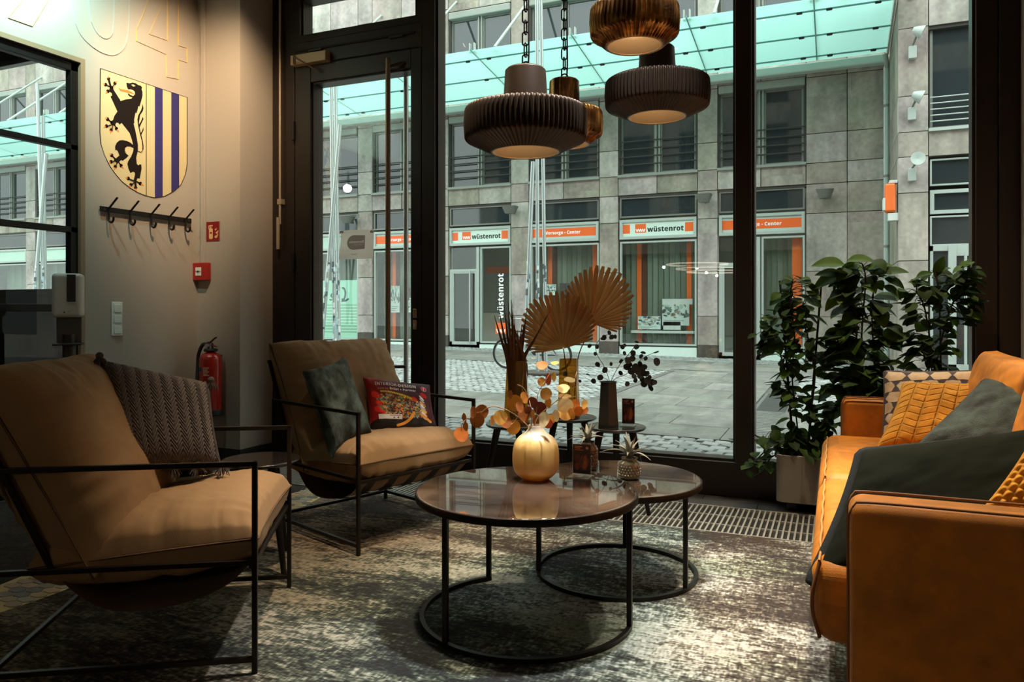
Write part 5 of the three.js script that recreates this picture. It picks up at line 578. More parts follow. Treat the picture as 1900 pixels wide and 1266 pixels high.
{ const c = thing('cable_duct', 'thin white cable duct running up the corner to the ceiling', 'cable duct'); const p = pilPt(378.5, 490); mesh('duct', rboxb(p.x - 0.021, p.x + 0.021, p.y, CEIL, -ZP, -ZP + 0.018, 0.003, 1), M.wall, c);
  const f = thing('fire_alarm', 'red square fire alarm call point on the pilaster', 'fire alarm'); const a = pilPt(363.5, 488.5), b = pilPt(392, 521); const red = mat(lin(0.34, 0.016, 0.012), 0.4); mesh('housing', rboxb(a.x, b.x, b.y, a.y, -ZP, -ZP + 0.045, 0.008, 3), red, f); const cx = (a.x + b.x) / 2 - 0.005, cy = (a.y + b.y) / 2; mesh('button_plate', rbox(0.055, 0.062, 0.004, 0.004, 2, cx, cy, -ZP + 0.046), M.white, f); mesh('button', new THREE.CylinderGeometry(0.008, 0.008, 0.004, 16).rotateX(Math.PI / 2).translate(cx, cy, -ZP + 0.049), M.black, f); mesh('arrows', mg([ext([[cx - 0.022, cy + 0.006], [cx - 0.022, cy - 0.006], [cx - 0.01, cy]], 0.001).translate(0, 0, -ZP + 0.048), ext([[cx + 0.022, cy - 0.006], [cx + 0.022, cy + 0.006], [cx + 0.01, cy]], 0.001).translate(0, 0, -ZP + 0.048)]), M.black, f);
  const t = canvasTex(256, 360, (g, w, h) => { g.fillStyle = '#7d1216'; g.fillRect(0, 0, w, h); g.fillStyle = '#cfa878'; g.beginPath(); g.roundRect(50, 120, 74, 200, 26); g.fill(); g.fillRect(76, 84, 22, 40); g.fillRect(60, 60, 64, 20); g.fillRect(40, 66, 20, 70); g.fillStyle = '#7d1216'; g.fillRect(66, 190, 42, 30); g.fillStyle = '#cfa878'; for (const [x, y, s] of [[190, 300, 1], [205, 220, 0.8], [180, 160, 0.6]]) { g.beginPath(); g.moveTo(x - 26 * s, y); g.quadraticCurveTo(x - 40 * s, y - 50 * s, x, y - 40 * s); g.quadraticCurveTo(x + 20 * s, y - 60 * s, x + 34 * s, y - 84 * s); g.quadraticCurveTo(x + 40 * s, y - 20 * s, x, y + 10 * s); g.fill(); } });
  const s = thing('fire_sign', 'red square sign with a fire extinguisher symbol on the pilaster', 'sign'); const c1 = pilPt(383.5, 412.5), c2 = pilPt(408, 447); mesh('board', box(c1.x, c2.x, c2.y, c1.y, -ZP, -ZP + 0.003), [M.offwhite, M.offwhite, M.offwhite, M.offwhite, mat('#ffffff', 0.45, { map: t }), M.offwhite], s); mesh('board_edge', box(c1.x - 0.001, c2.x + 0.001, c2.y - 0.001, c1.y + 0.001, -ZP, -ZP + 0.002), mat(lin(0.2, 0.01, 0.01), 0.5), s); }
{ const p = pilPt(391, 700, ZP - 0.09), top = pilPt(391, 652, ZP - 0.09).y, bot = pilPt(391, 771, ZP - 0.09).y, R = 0.078; const f = thing('fire_extinguisher', 'red fire extinguisher with a black hose hanging on the pilaster', 'fire extinguisher', [p.x, bot, p.z]); const h = top - bot, red = mat(lin(0.42, 0.012, 0.008), 0.2, { clearcoat: 0.6 });
  mesh('cylinder', lathe([[0.001, 0.03], [R, 0.03], [R, h - 0.055], [R - 0.006, h - 0.035], [R - 0.022, h - 0.018], [R - 0.048, h - 0.006], [0.022, h], [0.001, h]], 48), red, f); mesh('foot_ring', lathe([[0.001, 0], [R - 0.006, 0], [R + 0.002, 0.006], [R + 0.002, 0.045], [R - 0.002, 0.046]], 48), M.blackPlastic, f);
  const lt = canvasTex(512, 512, (g, w, hh) => { g.clearRect(0, 0, w, hh); g.fillStyle = '#1c3a33'; g.fillRect(20, 60, 220, 56); g.fillStyle = '#c9794a'; g.fillRect(30, 12, 120, 14); g.fillRect(30, 32, 130, 10); g.fillStyle = '#b86a42'; for (let i = 0; i < 12; i++) g.fillRect(30, 150 + i * 28, 90 + (i * 37) % 90, 8); g.fillStyle = '#d8a88c'; for (let i = 0; i < 7; i++) g.fillRect(290, 60 + i * 16, 130 - (i % 3) * 20, 9); for (const y of [250, 320, 380]) { g.beginPath(); g.ellipse(330, y, 44, 18, 0, 0, 7); g.fill(); } g.fillRect(290, 440, 150, 14); });
  mesh('label', new THREE.CylinderGeometry(R + 0.0008, R + 0.0008, h * 0.62, 40, 1, true, -1.15, 2.2).translate(0, h * 0.52, 0), mat('#ffffff', 0.5, { map: lt, alphaTest: 0.5 }), f);
  mesh('collar', lathe([[0.001, h - 0.004], [0.046, h - 0.002], [0.05, h + 0.008], [0.046, h + 0.018], [0.02, h + 0.022], [0.018, h + 0.06], [0.001, h + 0.06]], 32), M.blackPlastic, f); mesh('lever', mg([bar(V(-0.02, h + 0.055, 0), V(0.075, h + 0.105, 0.02), 0.018, 0.006), bar(V(0, h + 0.05, 0), V(0.075, h + 0.035, 0.02), 0.018, 0.006), rod(V(-0.02, h + 0.03, 0), V(-0.02, h + 0.07, 0), 0.01)]), mat(lin(0.12, 0.015, 0.012), 0.45), f); mesh('gauge', new THREE.CylinderGeometry(0.014, 0.014, 0.02, 20).rotateX(Math.PI / 2).translate(-0.005, h + 0.04, 0.03), M.steel, f);
  mesh('hose', tube([V(-0.02, h + 0.05, 0), V(-0.075, h + 0.045, 0.0), V(-0.115, h - 0.02, 0.0), V(-0.125, h - 0.12, 0), V(-0.11, h - 0.24, 0.02), V(-0.09, h - 0.34, 0.03)], 0.0135, 50, 12), M.blackPlastic, f); mesh('wall_hook', box(-0.02, 0.02, h - 0.1, h - 0.03, -0.09, -0.06), M.black, f); }
{ const D = 4.36, p = atD(127, 548, D); const d = thing('soap_dispenser', 'white automatic sanitizer dispenser on a grey stand before the glass partition', 'dispenser', [p.x, 0, p.z], facing(0.42, -1)); const y0 = atD(127, 589, D).y, y1 = atD(127, 508, D).y, w = 0.155, dp = 0.12; mesh('housing', rbox(w, y1 - y0, dp, 0.024, 5, 0, (y0 + y1) / 2, 0), M.white, d); mesh('window', rbox(0.046, (y1 - y0) * 0.62, 0.008, 0.02, 4, 0.022, y0 + (y1 - y0) * 0.665, dp / 2), mat(lin(0.05, 0.05, 0.05), 0.25), d); mesh('sensor', new THREE.SphereGeometry(0.004, 10, 8).translate(-0.012, y0 + 0.03, dp / 2), M.black, d); mesh('indicator', new THREE.SphereGeometry(0.003, 10, 8).translate(0.012, y0 + 0.034, dp / 2), M.alu, d);
  const gm = mat(lin(0.06, 0.05, 0.045), 0.5); mesh('back_plate', rbox(0.13, 0.16, 0.02, 0.006, 2, 0.0, y0 - 0.075, -0.03), mat(lin(0.13, 0.115, 0.1), 0.6), d); mesh('drip_tray', rbox(0.15, 0.012, 0.11, 0.005, 2, 0, y0 - 0.155, 0.01), gm, d); mesh('post', rod(V(0, 0.01, -0.03), V(0, y0 - 0.1, -0.03), 0.035, 0.035, 20), gm, d); mesh('base', lathe([[0.001, 0], [0.15, 0], [0.15, 0.008], [0.04, 0.014], [0.001, 0.014]], 40), gm, d); }
{ // sheet of paper behind the door glass: printed side outwards, the print shines through in reverse
  const t = canvasTex(512, 420, (g, w, h) => { g.fillStyle = '#cdbdb0'; g.fillRect(0, 0, w, h); g.save(); g.translate(w, 0); g.scale(-1, 1); g.fillStyle = '#7a675e'; g.beginPath(); g.moveTo(w * 0.26, h * 0.2); g.lineTo(w * 0.58, h * 0.18); g.bezierCurveTo(w * 0.86, h * 0.18, w * 0.86, h * 0.68, w * 0.58, h * 0.68); g.lineTo(w * 0.26, h * 0.66); g.fill(); g.fillStyle = '#b8a89b'; g.font = 'bold 48px sans-serif'; g.textBaseline = 'middle'; g.fillText('Barmenia', w * 0.29, h * 0.41); g.font = '20px sans-serif'; g.fillText('Versicherungen', w * 0.31, h * 0.51); g.fillStyle = '#6b5850'; g.font = '26px sans-serif'; g.fillText('(Depot)', w * 0.48, h * 0.83); g.restore(); });
  const z = ZW - 0.012, a = atZ(633, 428, z), b = atZ(694, 480, z); const s = thing('paper_notice', 'sheet of paper stuck on the inside of the door glass, print showing reversed', 'notice'); const g = surf(12, 8, (i, j) => V(a.x + (b.x - a.x) * i - 0.02 * (1 - j) * (1 - i) * 0.6, b.y + (a.y - b.y) * j, -z + 0.002 + 0.02 * (1 - j) * (1 - j) * (0.3 + 0.7 * Math.abs(i - 0.5)))); mesh('sheet', g, mat('#ffffff', 0.9, { map: t, transmission: 0.75, thickness: 0 }), s); for (const [u, v] of [[635, 431], [691, 430]]) { const q = atZ(u, v, z); mesh('tape', rbox(0.03, 0.018, 0.002, 0.0005, 1, q.x, q.y, -z + 0.006), M.offwhite, s); } }
// ---------------------------------------------------------------- things on the tables
const camDir = (x, d) => camXZ(x, d);
{ const p = camXZ(0.0905, 2.865); const v = thing('vase', 'squat frosted gold glass vase on the larger coffee table', 'vase', [p.x, H1, p.z]);
  const vt = tex(256, 256, (x, y) => { const n = fbm(x * 6, y * 2.2, 4, 12), st = ss(0.62, 0.8, fbm(x * 9, y * 1.2 + 3, 3, 18)) * ss(0.25, 0.5, y) * (1 - ss(0.62, 0.75, y)) * 0.5; let c = mix3([214, 142, 44], [240, 206, 134], ss(0.05, 0.5, y + 0.3 * (n - 0.5))); c = mix3(c, [250, 244, 226], ss(0.5, 0.72, y + 0.15 * (n - 0.5))); return c; }, { clamp: false });
  const prof = [[0.001, 0.0], [0.038, 0.0], [0.056, 0.006], [0.072, 0.019], [0.082, 0.032], [0.0872, 0.048], [0.089, 0.07], [0.0888, 0.095], [0.0868, 0.118], [0.083, 0.134], [0.0755, 0.15], [0.064, 0.162], [0.051, 0.171], [0.039, 0.18], [0.031, 0.19], [0.0275, 0.2], [0.0275, 0.206], [0.025, 0.206], [0.0245, 0.196]];
  mesh('body', lathe(prof, 72), mat('#ffffff', 0.38, { map: vt, transmission: 0.18, thickness: 0, clearcoat: 0.3, clearcoatRoughness: 0.25 }), v); }
const leafDisc = (() => { const s = new THREE.Shape(); s.absellipse(0, 1, 1, 1, 0, Math.PI * 2); const g = surf(14, 8, (a, b) => { const th = a * Math.PI * 2 - Math.PI / 2, r = b; const x = Math.cos(th) * r * (1 + 0.04 * Math.sin(3 * th)), y = 1 + Math.sin(th) * r * (1 - 0.05 * Math.cos(2 * th)); return V(x, y, 0.16 * (x * x + (y - 1) * (y - 1) * 0.4) + 0.05 * Math.sin(4 * y) * x); }); return g; })();
const normalTo = (p) => { const q = V(0, HEYE, 0).sub(p).normalize(); return q; };
// a leaf disc whose centre projects where asked, tilted by squash (width/height ratios seen from the front)
function discLeaf(parent, p, r, m, roll, tiltX, tiltY) { const o = mesh('leaf', leafDisc, m, parent); const base = Math.atan2(-p.x, -(p.z)); o.scale.set(r, r, r); const e = new THREE.Euler(tiltX, Math.atan2(-p.x, -p.z) + Math.PI + tiltY + Math.PI, roll, 'YXZ'); o.quaternion.setFromEuler(e); const c = V(0, r, 0).applyQuaternion(o.quaternion); o.position.copy(p).sub(c).sub(parent.position); return o; }
{ const vp = camXZ(0.0905, 2.865), t = thing('dried_eucalyptus', 'golden dried round leaved eucalyptus twigs in the gold vase', 'dried plant', [vp.x, H1 + 0.19, vp.z]);
  const cols = { g: lin(0.66, 0.27, 0.025), p: lin(0.88, 0.5, 0.12), b: lin(0.34, 0.1, 0.01), d: lin(0.15, 0.025, 0.01), o: lin(0.62, 0.17, 0.015), t: lin(0.64, 0.28, 0.05), r: lin(0.4, 0.05, 0.012), w: lin(0.9, 0.76, 0.45) }; const lm = {}; for (const k in cols) lm[k] = mat(cols[k], 0.7, { transmission: 0.3, thickness: 0, side: THREE.DoubleSide });
  const list = [[810, 550, 88, 'g', 0, 0], [935, 480, 62, 't', 0.3, 0.7], [625, 740, 78, 'p', 0.2, 0.2], [690, 800, 70, 'b', 0.5, 0.3], [790, 865, 78, 'g', 0.1, 0.1], [1050, 540, 62, 'd', 0.2, 0.4], [1140, 620, 72, 'd', 0, 0.1], [1215, 430, 66, 't', 0.1, 0.2], [1255, 545, 58, 'g', 0, 0.9], [1200, 765, 82, 'w', 0.2, 0.8], [1085, 770, 54, 'b', 0, 0.6], [1355, 715, 64, 'w', 0, 0.9], [1465, 575, 92, 'w', 0.4, 0], [1480, 690, 88, 'p', 0.7, 0], [1530, 240, 62, 'w', 1.0, 0.2], [1445, 365, 70, 'w', 0.95, 0], [1460, 450, 74, 'w', 1.1, 0], [1165, 60, 62, 'o', 0.85, 0], [1240, 240, 62, 'r', 0.1, 1.0], [1160, 275, 48, 't', 0.2, 0.3], [1600, 570, 58, 'o', 0.2, 0.4], [1640, 655, 56, 'o', 0.2, 0.4], [1725, 570, 50, 'p', 0.3, 0.8], [375, 665, 78, 'b', 0, 0.3], [320, 775, 80, 'b', 0.1, 0.1], [260, 670, 64, 'b', 0, 1.0], [160, 745, 54, 'b', 0.1, 1.1], [110, 960, 80, 'o', 0.4, 0.2], [175, 855, 48, 'b', 0, 0.9], [510, 780, 54, 't', 0, 1.1], [940, 700, 72, 'b', 0.2, 0.3], [1240, 810, 62, 'r', 0.3, 0.3], [1300, 760, 52, 'g', 0.3, 0.5], [1720, 645, 42, 'o', 0.4, 0.2], [1325, 205, 52, 'p', 0, 1.0], [870, 600, 60, 'b', 0.2, 0.8], [1030, 690, 46, 't', 0, 0.8], [760, 440, 46, 'b', 0, 1.0], [1560, 690, 60, 'g', 0.2, 0.9], [980, 640, 44, 'd', 0.3, 0.4], [1335, 30, 46, 'p', 1.2, 0.2]];
  list.forEach(([x, y, r, c, tx, ty], i) => { const u = 840 + x / 7.037, v = 670 + y / 7.037, d = 2.865 + (hs(i, 3, 3) - 0.5) * 0.16; discLeaf(t, atD(u, v, d), 1.22 * r / 7.037 * d / F, lm[c], (hs(i, 5, 3) - 0.5) * 0.8, -tx * (hs(i, 4, 4) > 0.3 ? 1 : -1), ty * (hs(i, 6, 3) > 0.5 ? 1 : -1)); });
  const twM = mat(lin(0.34, 0.22, 0.12), 0.8), S = (pts, r) => tube(pts.map(([u, v], i) => atD(u, v, 2.865 + (i ? 0.03 * Math.sin(u) : 0)).sub(t.position)), r, 24, 6);
  for (const [pts, r] of [[[[986, 800], [985, 760], [980, 738], [971, 720], [960, 714]], 0.0022], [[[986, 798], [964, 776], [942, 762], [920, 755], [905, 757], [893, 766]], 0.002], [[[988, 798], [1000, 772], [1025, 750], [1042, 738]], 0.002], [[[990, 798], [996, 760], [998, 732], [1013, 705]], 0.0014], [[[1022, 752], [1052, 728], [1066, 705], [1070, 690]], 0.0013], [[[1040, 742], [1066, 736], [1085, 742], [1088, 752]], 0.0012], [[[893, 764], [875, 770], [858, 786], [856, 800]], 0.0013], [[[960, 775], [955, 782], [948, 788]], 0.0014], [[[998, 732], [985, 722], [980, 716]], 0.001], [[[956, 772], [955, 760], [954, 752]], 0.0012], [[[1013, 705], [1020, 690], [1006, 680]], 0.001], [[[1060, 722], [1078, 715], [1090, 718]], 0.001]]) mesh('twig', S(pts, r), twM, t); }
function cardStand(label, p, turn, h = 0.125, w = 0.072) { const s = thing('card_stand', label, 'card holder', p, turn); const acr = mat(lin(0.95, 0.97, 0.96), 0.02, { transmission: 0.92, thickness: 0.003, ior: 1.49 });
  const t = cardTex; mesh('base', rbox(w + 0.012, 0.003, 0.07, 0.001, 1, 0, 0.0015, 0.012), acr, s); mesh('clear_sheet', rbox(w + 0.006, h + 0.002, 0.0022, 0.001, 1, 0, h / 2 + 0.003, -0.003), acr, s); mesh('card', box(-w / 2, w / 2, 0.01, h - 0.002, -0.0015, 0), [M.frame2, M.frame2, M.frame2, M.frame2, mat('#ffffff', 0.4, { map: t }), M.frame2], s); return s; }
const cardTex = canvasTex(256, 448, (g, w, h) => { g.fillStyle = '#2a0f0b'; g.fillRect(0, 0, w, h); for (let i = 0; i < 26; i++) { g.fillStyle = ['#7a3417', '#9c4f22', '#4a1d10', '#5d2812'][i % 4]; g.globalAlpha = 0.6; g.beginPath(); g.ellipse(w * (0.2 + 0.6 * hs(i, 1, 9)), h * (0.42 + 0.4 * hs(i, 2, 9)), 12 + 30 * hs(i, 3, 9), 30 + 50 * hs(i, 4, 9), 0.5 * hs(i, 5, 9), 0, 7); g.fill(); } g.globalAlpha = 1; g.fillStyle = '#b96b4a'; g.fillRect(24, 28, 110, 16); g.fillRect(24, 52, 84, 14); g.fillRect(24, 82, 130, 9); g.beginPath(); g.arc(206, 52, 22, 0, 7); g.fill(); g.fillStyle = '#14090a'; g.fillRect(0, h - 50, w, 50); });
cardStand('small upright printed card in a clear holder on the larger coffee table', V(...camXZ(0.27, 2.915).toArray()).setY(H1), facing(-0.42, -0.9));
cardStand('small upright printed card in a clear holder beside the dark vase', V(...camXZ(0.645, 4.17).toArray()).setY(0.459), facing(-0.35, -0.93), 0.15, 0.07);
function pineapple(labelJar, labelPlant, x, d, r, h, m, leafR) { const w = camXZ(x, d), j = thing('studded_jar', labelJar, 'jar', [w.x, H2, w.z]);
  mesh('glass', lathe([[0.001, 0], [r * 0.86, 0], [r * 0.95, 0.008], [r, 0.02], [r, h - 0.02], [r * 0.94, h - 0.01], [r * 0.72, h - 0.004], [r * 0.7, h + 0.006], [r * 0.78, h + 0.008], [r * 0.76, h + 0.01], [r * 0.66, h]], 48), m, j);
  const s = new THREE.SphereGeometry(0.0048, 8, 6), L = []; for (let q = 0; q < Math.floor((h - 0.03) / 0.0115); q++) for (let k = 0; k < 22; k++) { const a = (k + (q % 2) * 0.5) / 22 * 6.2832; const g = s.clone(); g.scale(1, 1, 0.8); g.translate(Math.cos(a) * r, 0.018 + q * 0.0115, Math.sin(a) * r); L.push(g); } const o = mesh('studs', mg(L), m, j); o.userData.kind = 'stuff';
  const t = thing('air_plant', labelPlant, 'plant', [w.x, H2 + h + 0.002, w.z]); const lm = [mat(lin(0.2, 0.2, 0.175), 0.75, { side: THREE.DoubleSide }), mat(lin(0.29, 0.29, 0.26), 0.7, { side: THREE.DoubleSide })]; const N = 15; for (let k = 0; k < N; k++) { const a = k * 2.399 + x * 9, up = k / N, len = leafR * (0.8 + 0.35 * hs(k, 2, 5)), bend = 1.35 - 1.15 * up; const g = surf(4, 12, (i, b) => { const ww = 0.0115 * (1 - Math.pow(b, 1.6)) + 0.0006, an = up * 0.35 + 0.9 * up, cur = b; const el = Math.PI / 2 - bend * (0.35 + 0.75 * cur); const R = len * cur; const hr = Math.cos(el) * R, hy = Math.sin(el) * R * (1 - 0.25 * bend * cur); const side = (i - 0.5) * 2 * ww, fold = Math.abs(i - 0.5) * 2 * ww * 0.6; return V(Math.cos(a) * hr - Math.sin(a) * side, hy + fold, Math.sin(a) * hr + Math.cos(a) * side); }); mesh('leaf', g, lm[k % 2], t); } mesh('heart', new THREE.SphereGeometry(0.014, 14, 10).scale(1, 1.1, 1), lm[0], t); }
const amberJar = mat(lin(0.1, 0.038, 0.016), 0.15, { clearcoat: 1, metalness: 0.3 }), clearJar = mat(lin(0.3, 0.27, 0.22), 0.12, { clearcoat: 1, metalness: 0.45 });
pineapple('taller brown studded glass jar on the lower coffee table behind the card', 'silvery spiky air plant in the taller brown studded jar', 0.333, 3.3, 0.041, 0.112, amberJar, 0.1);
pineapple('shorter clear studded glass jar on the lower coffee table', 'silvery spiky air plant in the shorter clear studded jar', 0.487, 3.12, 0.044, 0.078, clearJar, 0.115);
// ---------------------------------------------------------------- tall vases by the window
function tallVase(label, w, r0, r1, h, m, y = 0.459, turn = 0.3) { const v = thing('vase', label, 'vase', [w.x, y, w.z], turn); const n = 6, g = new THREE.CylinderGeometry(r1, r0, h, n, 1, true); g.translate(0, h / 2, 0); const g2 = new THREE.CylinderGeometry(r1 - 0.004, r0 - 0.004, h - 0.012, n, 1, true); g2.translate(0, h / 2 + 0.006, 0); const bt = new THREE.CylinderGeometry(r0, r0, 0.012, n); bt.translate(0, 0.006, 0); const b = g.toNonIndexed(); b.computeVertexNormals(); mesh('body', b, m, v); mesh('foot', bt, m, v); const q = new THREE.TorusGeometry(r1 - 0.002, 0.003, 6, n); q.rotateX(Math.PI / 2); q.rotateY(Math.PI / n + Math.PI / 6); q.translate(0, h, 0); mesh('lip', q, m, v); return v; }
const amber = mat(lin(0.62, 0.38, 0.1), 0.12, { transmission: 0.85, thickness: 0, side: THREE.DoubleSide }), smoke = mat(lin(0.045, 0.05, 0.05), 0.2, { transmission: 0.45, thickness: 0, side: THREE.DoubleSide });
const vA = camXZ(0.028, 4.25), vB = camXZ(0.34, 4.5), vC = camXZ(0.53, 4.14);
tallVase('tall tapered amber glass vase on the leftmost side table at the window', vA, 0.082, 0.062, 0.352, amber); tallVase('tall tapered amber glass vase behind the gold vase, holding palm fans', vB, 0.07, 0.058, 0.345, amber, 0.459, 0.1); tallVase('tall tapered smoked dark vase on the side table', vC, 0.063, 0.048, 0.245, smoke);
{ const t = thing('dried_palm_grass', 'narrow dark brown dried palm blades standing in the leftmost amber vase', 'dried plant', [vA.x, 0.5, vA.z]); const ms = [mat(lin(0.1, 0.035, 0.012), 0.7, { side: THREE.DoubleSide }), mat(lin(0.17, 0.065, 0.02), 0.7, { side: THREE.DoubleSide })]; const tips = [[917, 585], [925, 572], [935, 563], [943, 560], [949, 556], [951, 563], [955, 588], [961, 612], [968, 606], [972, 600], [977, 577], [1022, 575], [1015, 585], [944, 575], [938, 590]];
  tips.forEach(([u, v], i) => { const dz = (hs(i, 1, 6) - 0.5) * 0.1, b = atD(948 + i * 1.6, 780, 4.25 + dz * 0.4), m = atD(942 + i * 2.4, 672, 4.25 + dz * 0.7), e = atD(u, v, 4.25 + dz); const c = new THREE.CatmullRomCurve3([b, m, m.clone().lerp(e, 0.5), e]); const w0 = 0.009 + 0.004 * hs(i, 2, 6); const g = surf(2, 16, (a, k) => { const p = c.getPoint(k), w = w0 * (1 - 0.9 * Math.pow(k, 1.5)) * Math.min(1, 0.4 + k * 2); return V(p.x + (a - 0.5) * 2 * w * ca, p.y, p.z - (a - 0.5) * 2 * w * sa + (a === 0.5 ? 0.004 : 0)).sub(t.position); }); mesh('blade', g, ms[i % 2], t); }); }
function palmFan(label, hub, stem, d, lobes) { const c = atD(...hub, d), t = thing('dried_palm_fan', label, 'dried plant', c); const ms = [mat(lin(0.46, 0.2, 0.06), 0.75, { side: THREE.DoubleSide, transmission: 0.35, thickness: 0 }), mat(lin(0.38, 0.155, 0.042), 0.75, { side: THREE.DoubleSide, transmission: 0.35, thickness: 0 })]; const s = d / F;
  const N = lobes.n; for (let i = 0; i < N; i++) { const f = i / (N - 1), a = (lobes.a0 + (lobes.a1 - lobes.a0) * f) * rad, da = (lobes.a1 - lobes.a0) / (N - 1) * rad * 0.5; const r = lobes.r(f) * s * (0.96 + 0.06 * hs(i, 1, 8)); const split = 0.76; const g = surf(2, 10, (x, k) => { const R = r * (0.02 + 0.98 * k); const ww = k < split ? da : da * (split / k) * (1 - 0.4 * Math.pow((k - split) / (1 - split), 4)); const an = a + (x - 0.5) * 2 * ww; const z = (Math.abs(x - 0.5) * 2 - 0.5) * 0.007 * Math.min(1, k * 3) + 0.05 * r * k * k * Math.sin(f * 9); const X = Math.cos(an) * R, Y = Math.sin(an) * R; return V(X * ca + z * sa, Y, -X * sa + z * ca); }); mesh('leaflet', g, ms[i % 2], t); }
  mesh('stem', tube(stem.map(([u, v], i) => atD(u, v, d + 0.03 * i * 0.3).sub(c)), 0.0035, 20, 8), ms[1], t); return t; }
palmFan('lower left dried brown palm fan standing in an amber vase', [1045.6, 647.5], [[1045.6, 647], [1048, 665], [1053, 700], [1060, 765]], 4.46, { n: 29, a0: 186, a1: 20, r: (f) => 57 + 52 * Math.pow(Math.sin(Math.PI * Math.min(1, f * 1.02)), 0.8) * (f < 0.5 ? 1 : 0.98) });
palmFan('upper right dried brown palm fan tilted to the right above an amber vase', [1094.5, 599], [[1094.5, 599], [1088, 625], [1072, 668], [1064, 765]], 4.54, { n: 28, a0: 152, a1: -18, r: (f) => { const a = 152 - 170 * f; const d = Math.abs(a - 68) / 90; return 113 - 62 * Math.pow(Math.min(1, d), 1.3); } });
{ const t = thing('dark_eucalyptus', 'dark round leaved eucalyptus twigs in the smoked vase', 'dried plant', [vC.x, 0.69, vC.z]); const ms = [mat(lin(0.02, 0.019, 0.018), 0.7, { side: THREE.DoubleSide }), mat(lin(0.05, 0.055, 0.048), 0.65, { side: THREE.DoubleSide })];
  const L = [[908, 442, 18], [935, 415, 15], [950, 440, 18], [970, 437, 14], [895, 448, 10], [825, 488, 15], [867, 495, 13], [857, 533, 13], [871, 592, 17], [912, 625, 20], [818, 648, 16, 0, 1.1], [848, 685, 17], [885, 665, 20, 1], [1010, 495, 15], [1022, 485, 12], [1088, 495, 18], [1068, 530, 20], [1090, 466, 14, 0, 1], [1020, 530, 14], [1125, 525, 18, 1, 1.0], [1197, 522, 18, 1, 1.1], [1115, 548, 16], [1200, 578, 26], [1000, 573, 15], [1040, 570, 22], [1065, 560, 20], [1000, 640, 17], [1035, 605, 24], [1060, 630, 24], [1080, 608, 26], [1110, 590, 20], [1130, 607, 22], [1125, 638, 26], [1110, 655, 22], [1075, 660, 17], [1148, 645, 20], [1150, 682, 24], [1130, 702, 22], [1037, 702, 17], [1083, 682, 16], [1180, 690, 20], [1170, 725, 20], [1190, 692, 16], [945, 590, 13], [1140, 560, 14], [1160, 665, 16], [1095, 632, 22], [1050, 590, 20], [1165, 705, 18], [1105, 610, 18], [772, 685, 10], [1120, 675, 18], [690, 645, 16]];
  L.forEach(([x, y, r, g, tx], i) => { const d = 4.14 + (hs(i, 1, 12) - 0.5) * 0.14, u = 820 + x / 3.014, v = 480 + y / 3.014; discLeaf(t, atD(u, v, d), 0.88 * r / 3.014 * d / F, ms[g ? 1 : 0], (hs(i, 2, 12) - 0.5) * 1.6, (tx ?? (hs(i, 3, 12) - 0.5) * 1.0), (hs(i, 4, 12) - 0.5) * 1.4); });
  const W = (pts, r) => mesh('twig', tube(pts.map(([x, y]) => atD(820 + x / 3.014, 480 + y / 3.014, 4.14).sub(t.position)), r, 30, 6), ms[0], t); W([[938, 760], [938, 690], [905, 600], [872, 545], [860, 490], [895, 440], [950, 418]], 0.0016); W([[940, 760], [945, 690], [990, 600], [1040, 540], [1088, 480]], 0.0018); W([[940, 740], [960, 680], [1040, 640], [1120, 560], [1190, 525]], 0.0016); W([[935, 740], [930, 685], [880, 660], [800, 648], [690, 640]], 0.0012); W([[1040, 640], [1100, 640], [1150, 690], [1165, 720]], 0.0012); W([[1120, 560], [1160, 555], [1190, 570]], 0.001); }
// ---------------------------------------------------------------- planter and plants
const planterY = 0.305;
{ const a = atZ(1440, 900, 4.335); const x0 = a.x, x1 = 0.8; const p = thing('planter', 'long beige planter box with rounded corners between sofa and window', 'planter', [(x0 + x1) / 2, 0, -4.447]); const w = x1 - x0, d = 0.205; const r = 0.04; const s = new THREE.Shape(); const hx = w / 2, hz = d / 2; s.moveTo(-hx + r, -hz); s.lineTo(hx - r, -hz); s.quadraticCurveTo(hx, -hz, hx, -hz + r); s.lineTo(hx, hz - r); s.quadraticCurveTo(hx, hz, hx - r, hz); s.lineTo(-hx + r, hz); s.quadraticCurveTo(-hx, hz, -hx, hz - r); s.lineTo(-hx, -hz + r); s.quadraticCurveTo(-hx, -hz, -hx + r, -hz);
  const hole = new THREE.Path(s.getPoints(8).map((v) => new THREE.Vector2(v.x * (1 - 0.024 / w), v.y * (1 - 0.02 / d * 1.0)))); const wall = s.clone(); wall.holes.push(hole); const g = ext(wall, planterY - 0.055, { bevelEnabled: true, bevelSize: 0.002, bevelThickness: 0.003, bevelSegments: 2 }); g.rotateX(-Math.PI / 2); g.translate(0, 0.055, 0); const pm = mat(lin(0.27, 0.225, 0.185), 0.75, { bumpMap: rep(T.fine, 6, 6), bumpScale: 0.0006 }); mesh('wall', g, pm, p); const b = ext(s, 0.012); b.rotateX(-Math.PI / 2); b.translate(0, 0.052, 0); mesh('bottom', b, pm, p); const so = ext(s, 0.03); so.scale(0.96, 0.9, 1); so.rotateX(-Math.PI / 2); so.translate(0, 0.24, 0); mesh('soil', so, mat(lin(0.03, 0.022, 0.015), 1, { bumpMap: rep(T.fine, 3, 3), bumpScale: 0.01 }), p); for (const x of [-hx + 0.08, 0, hx - 0.08]) mesh('castor', rbox(0.06, 0.05, 0.12, 0.015, 2, x, 0.026, 0), M.blackPlastic, p); }
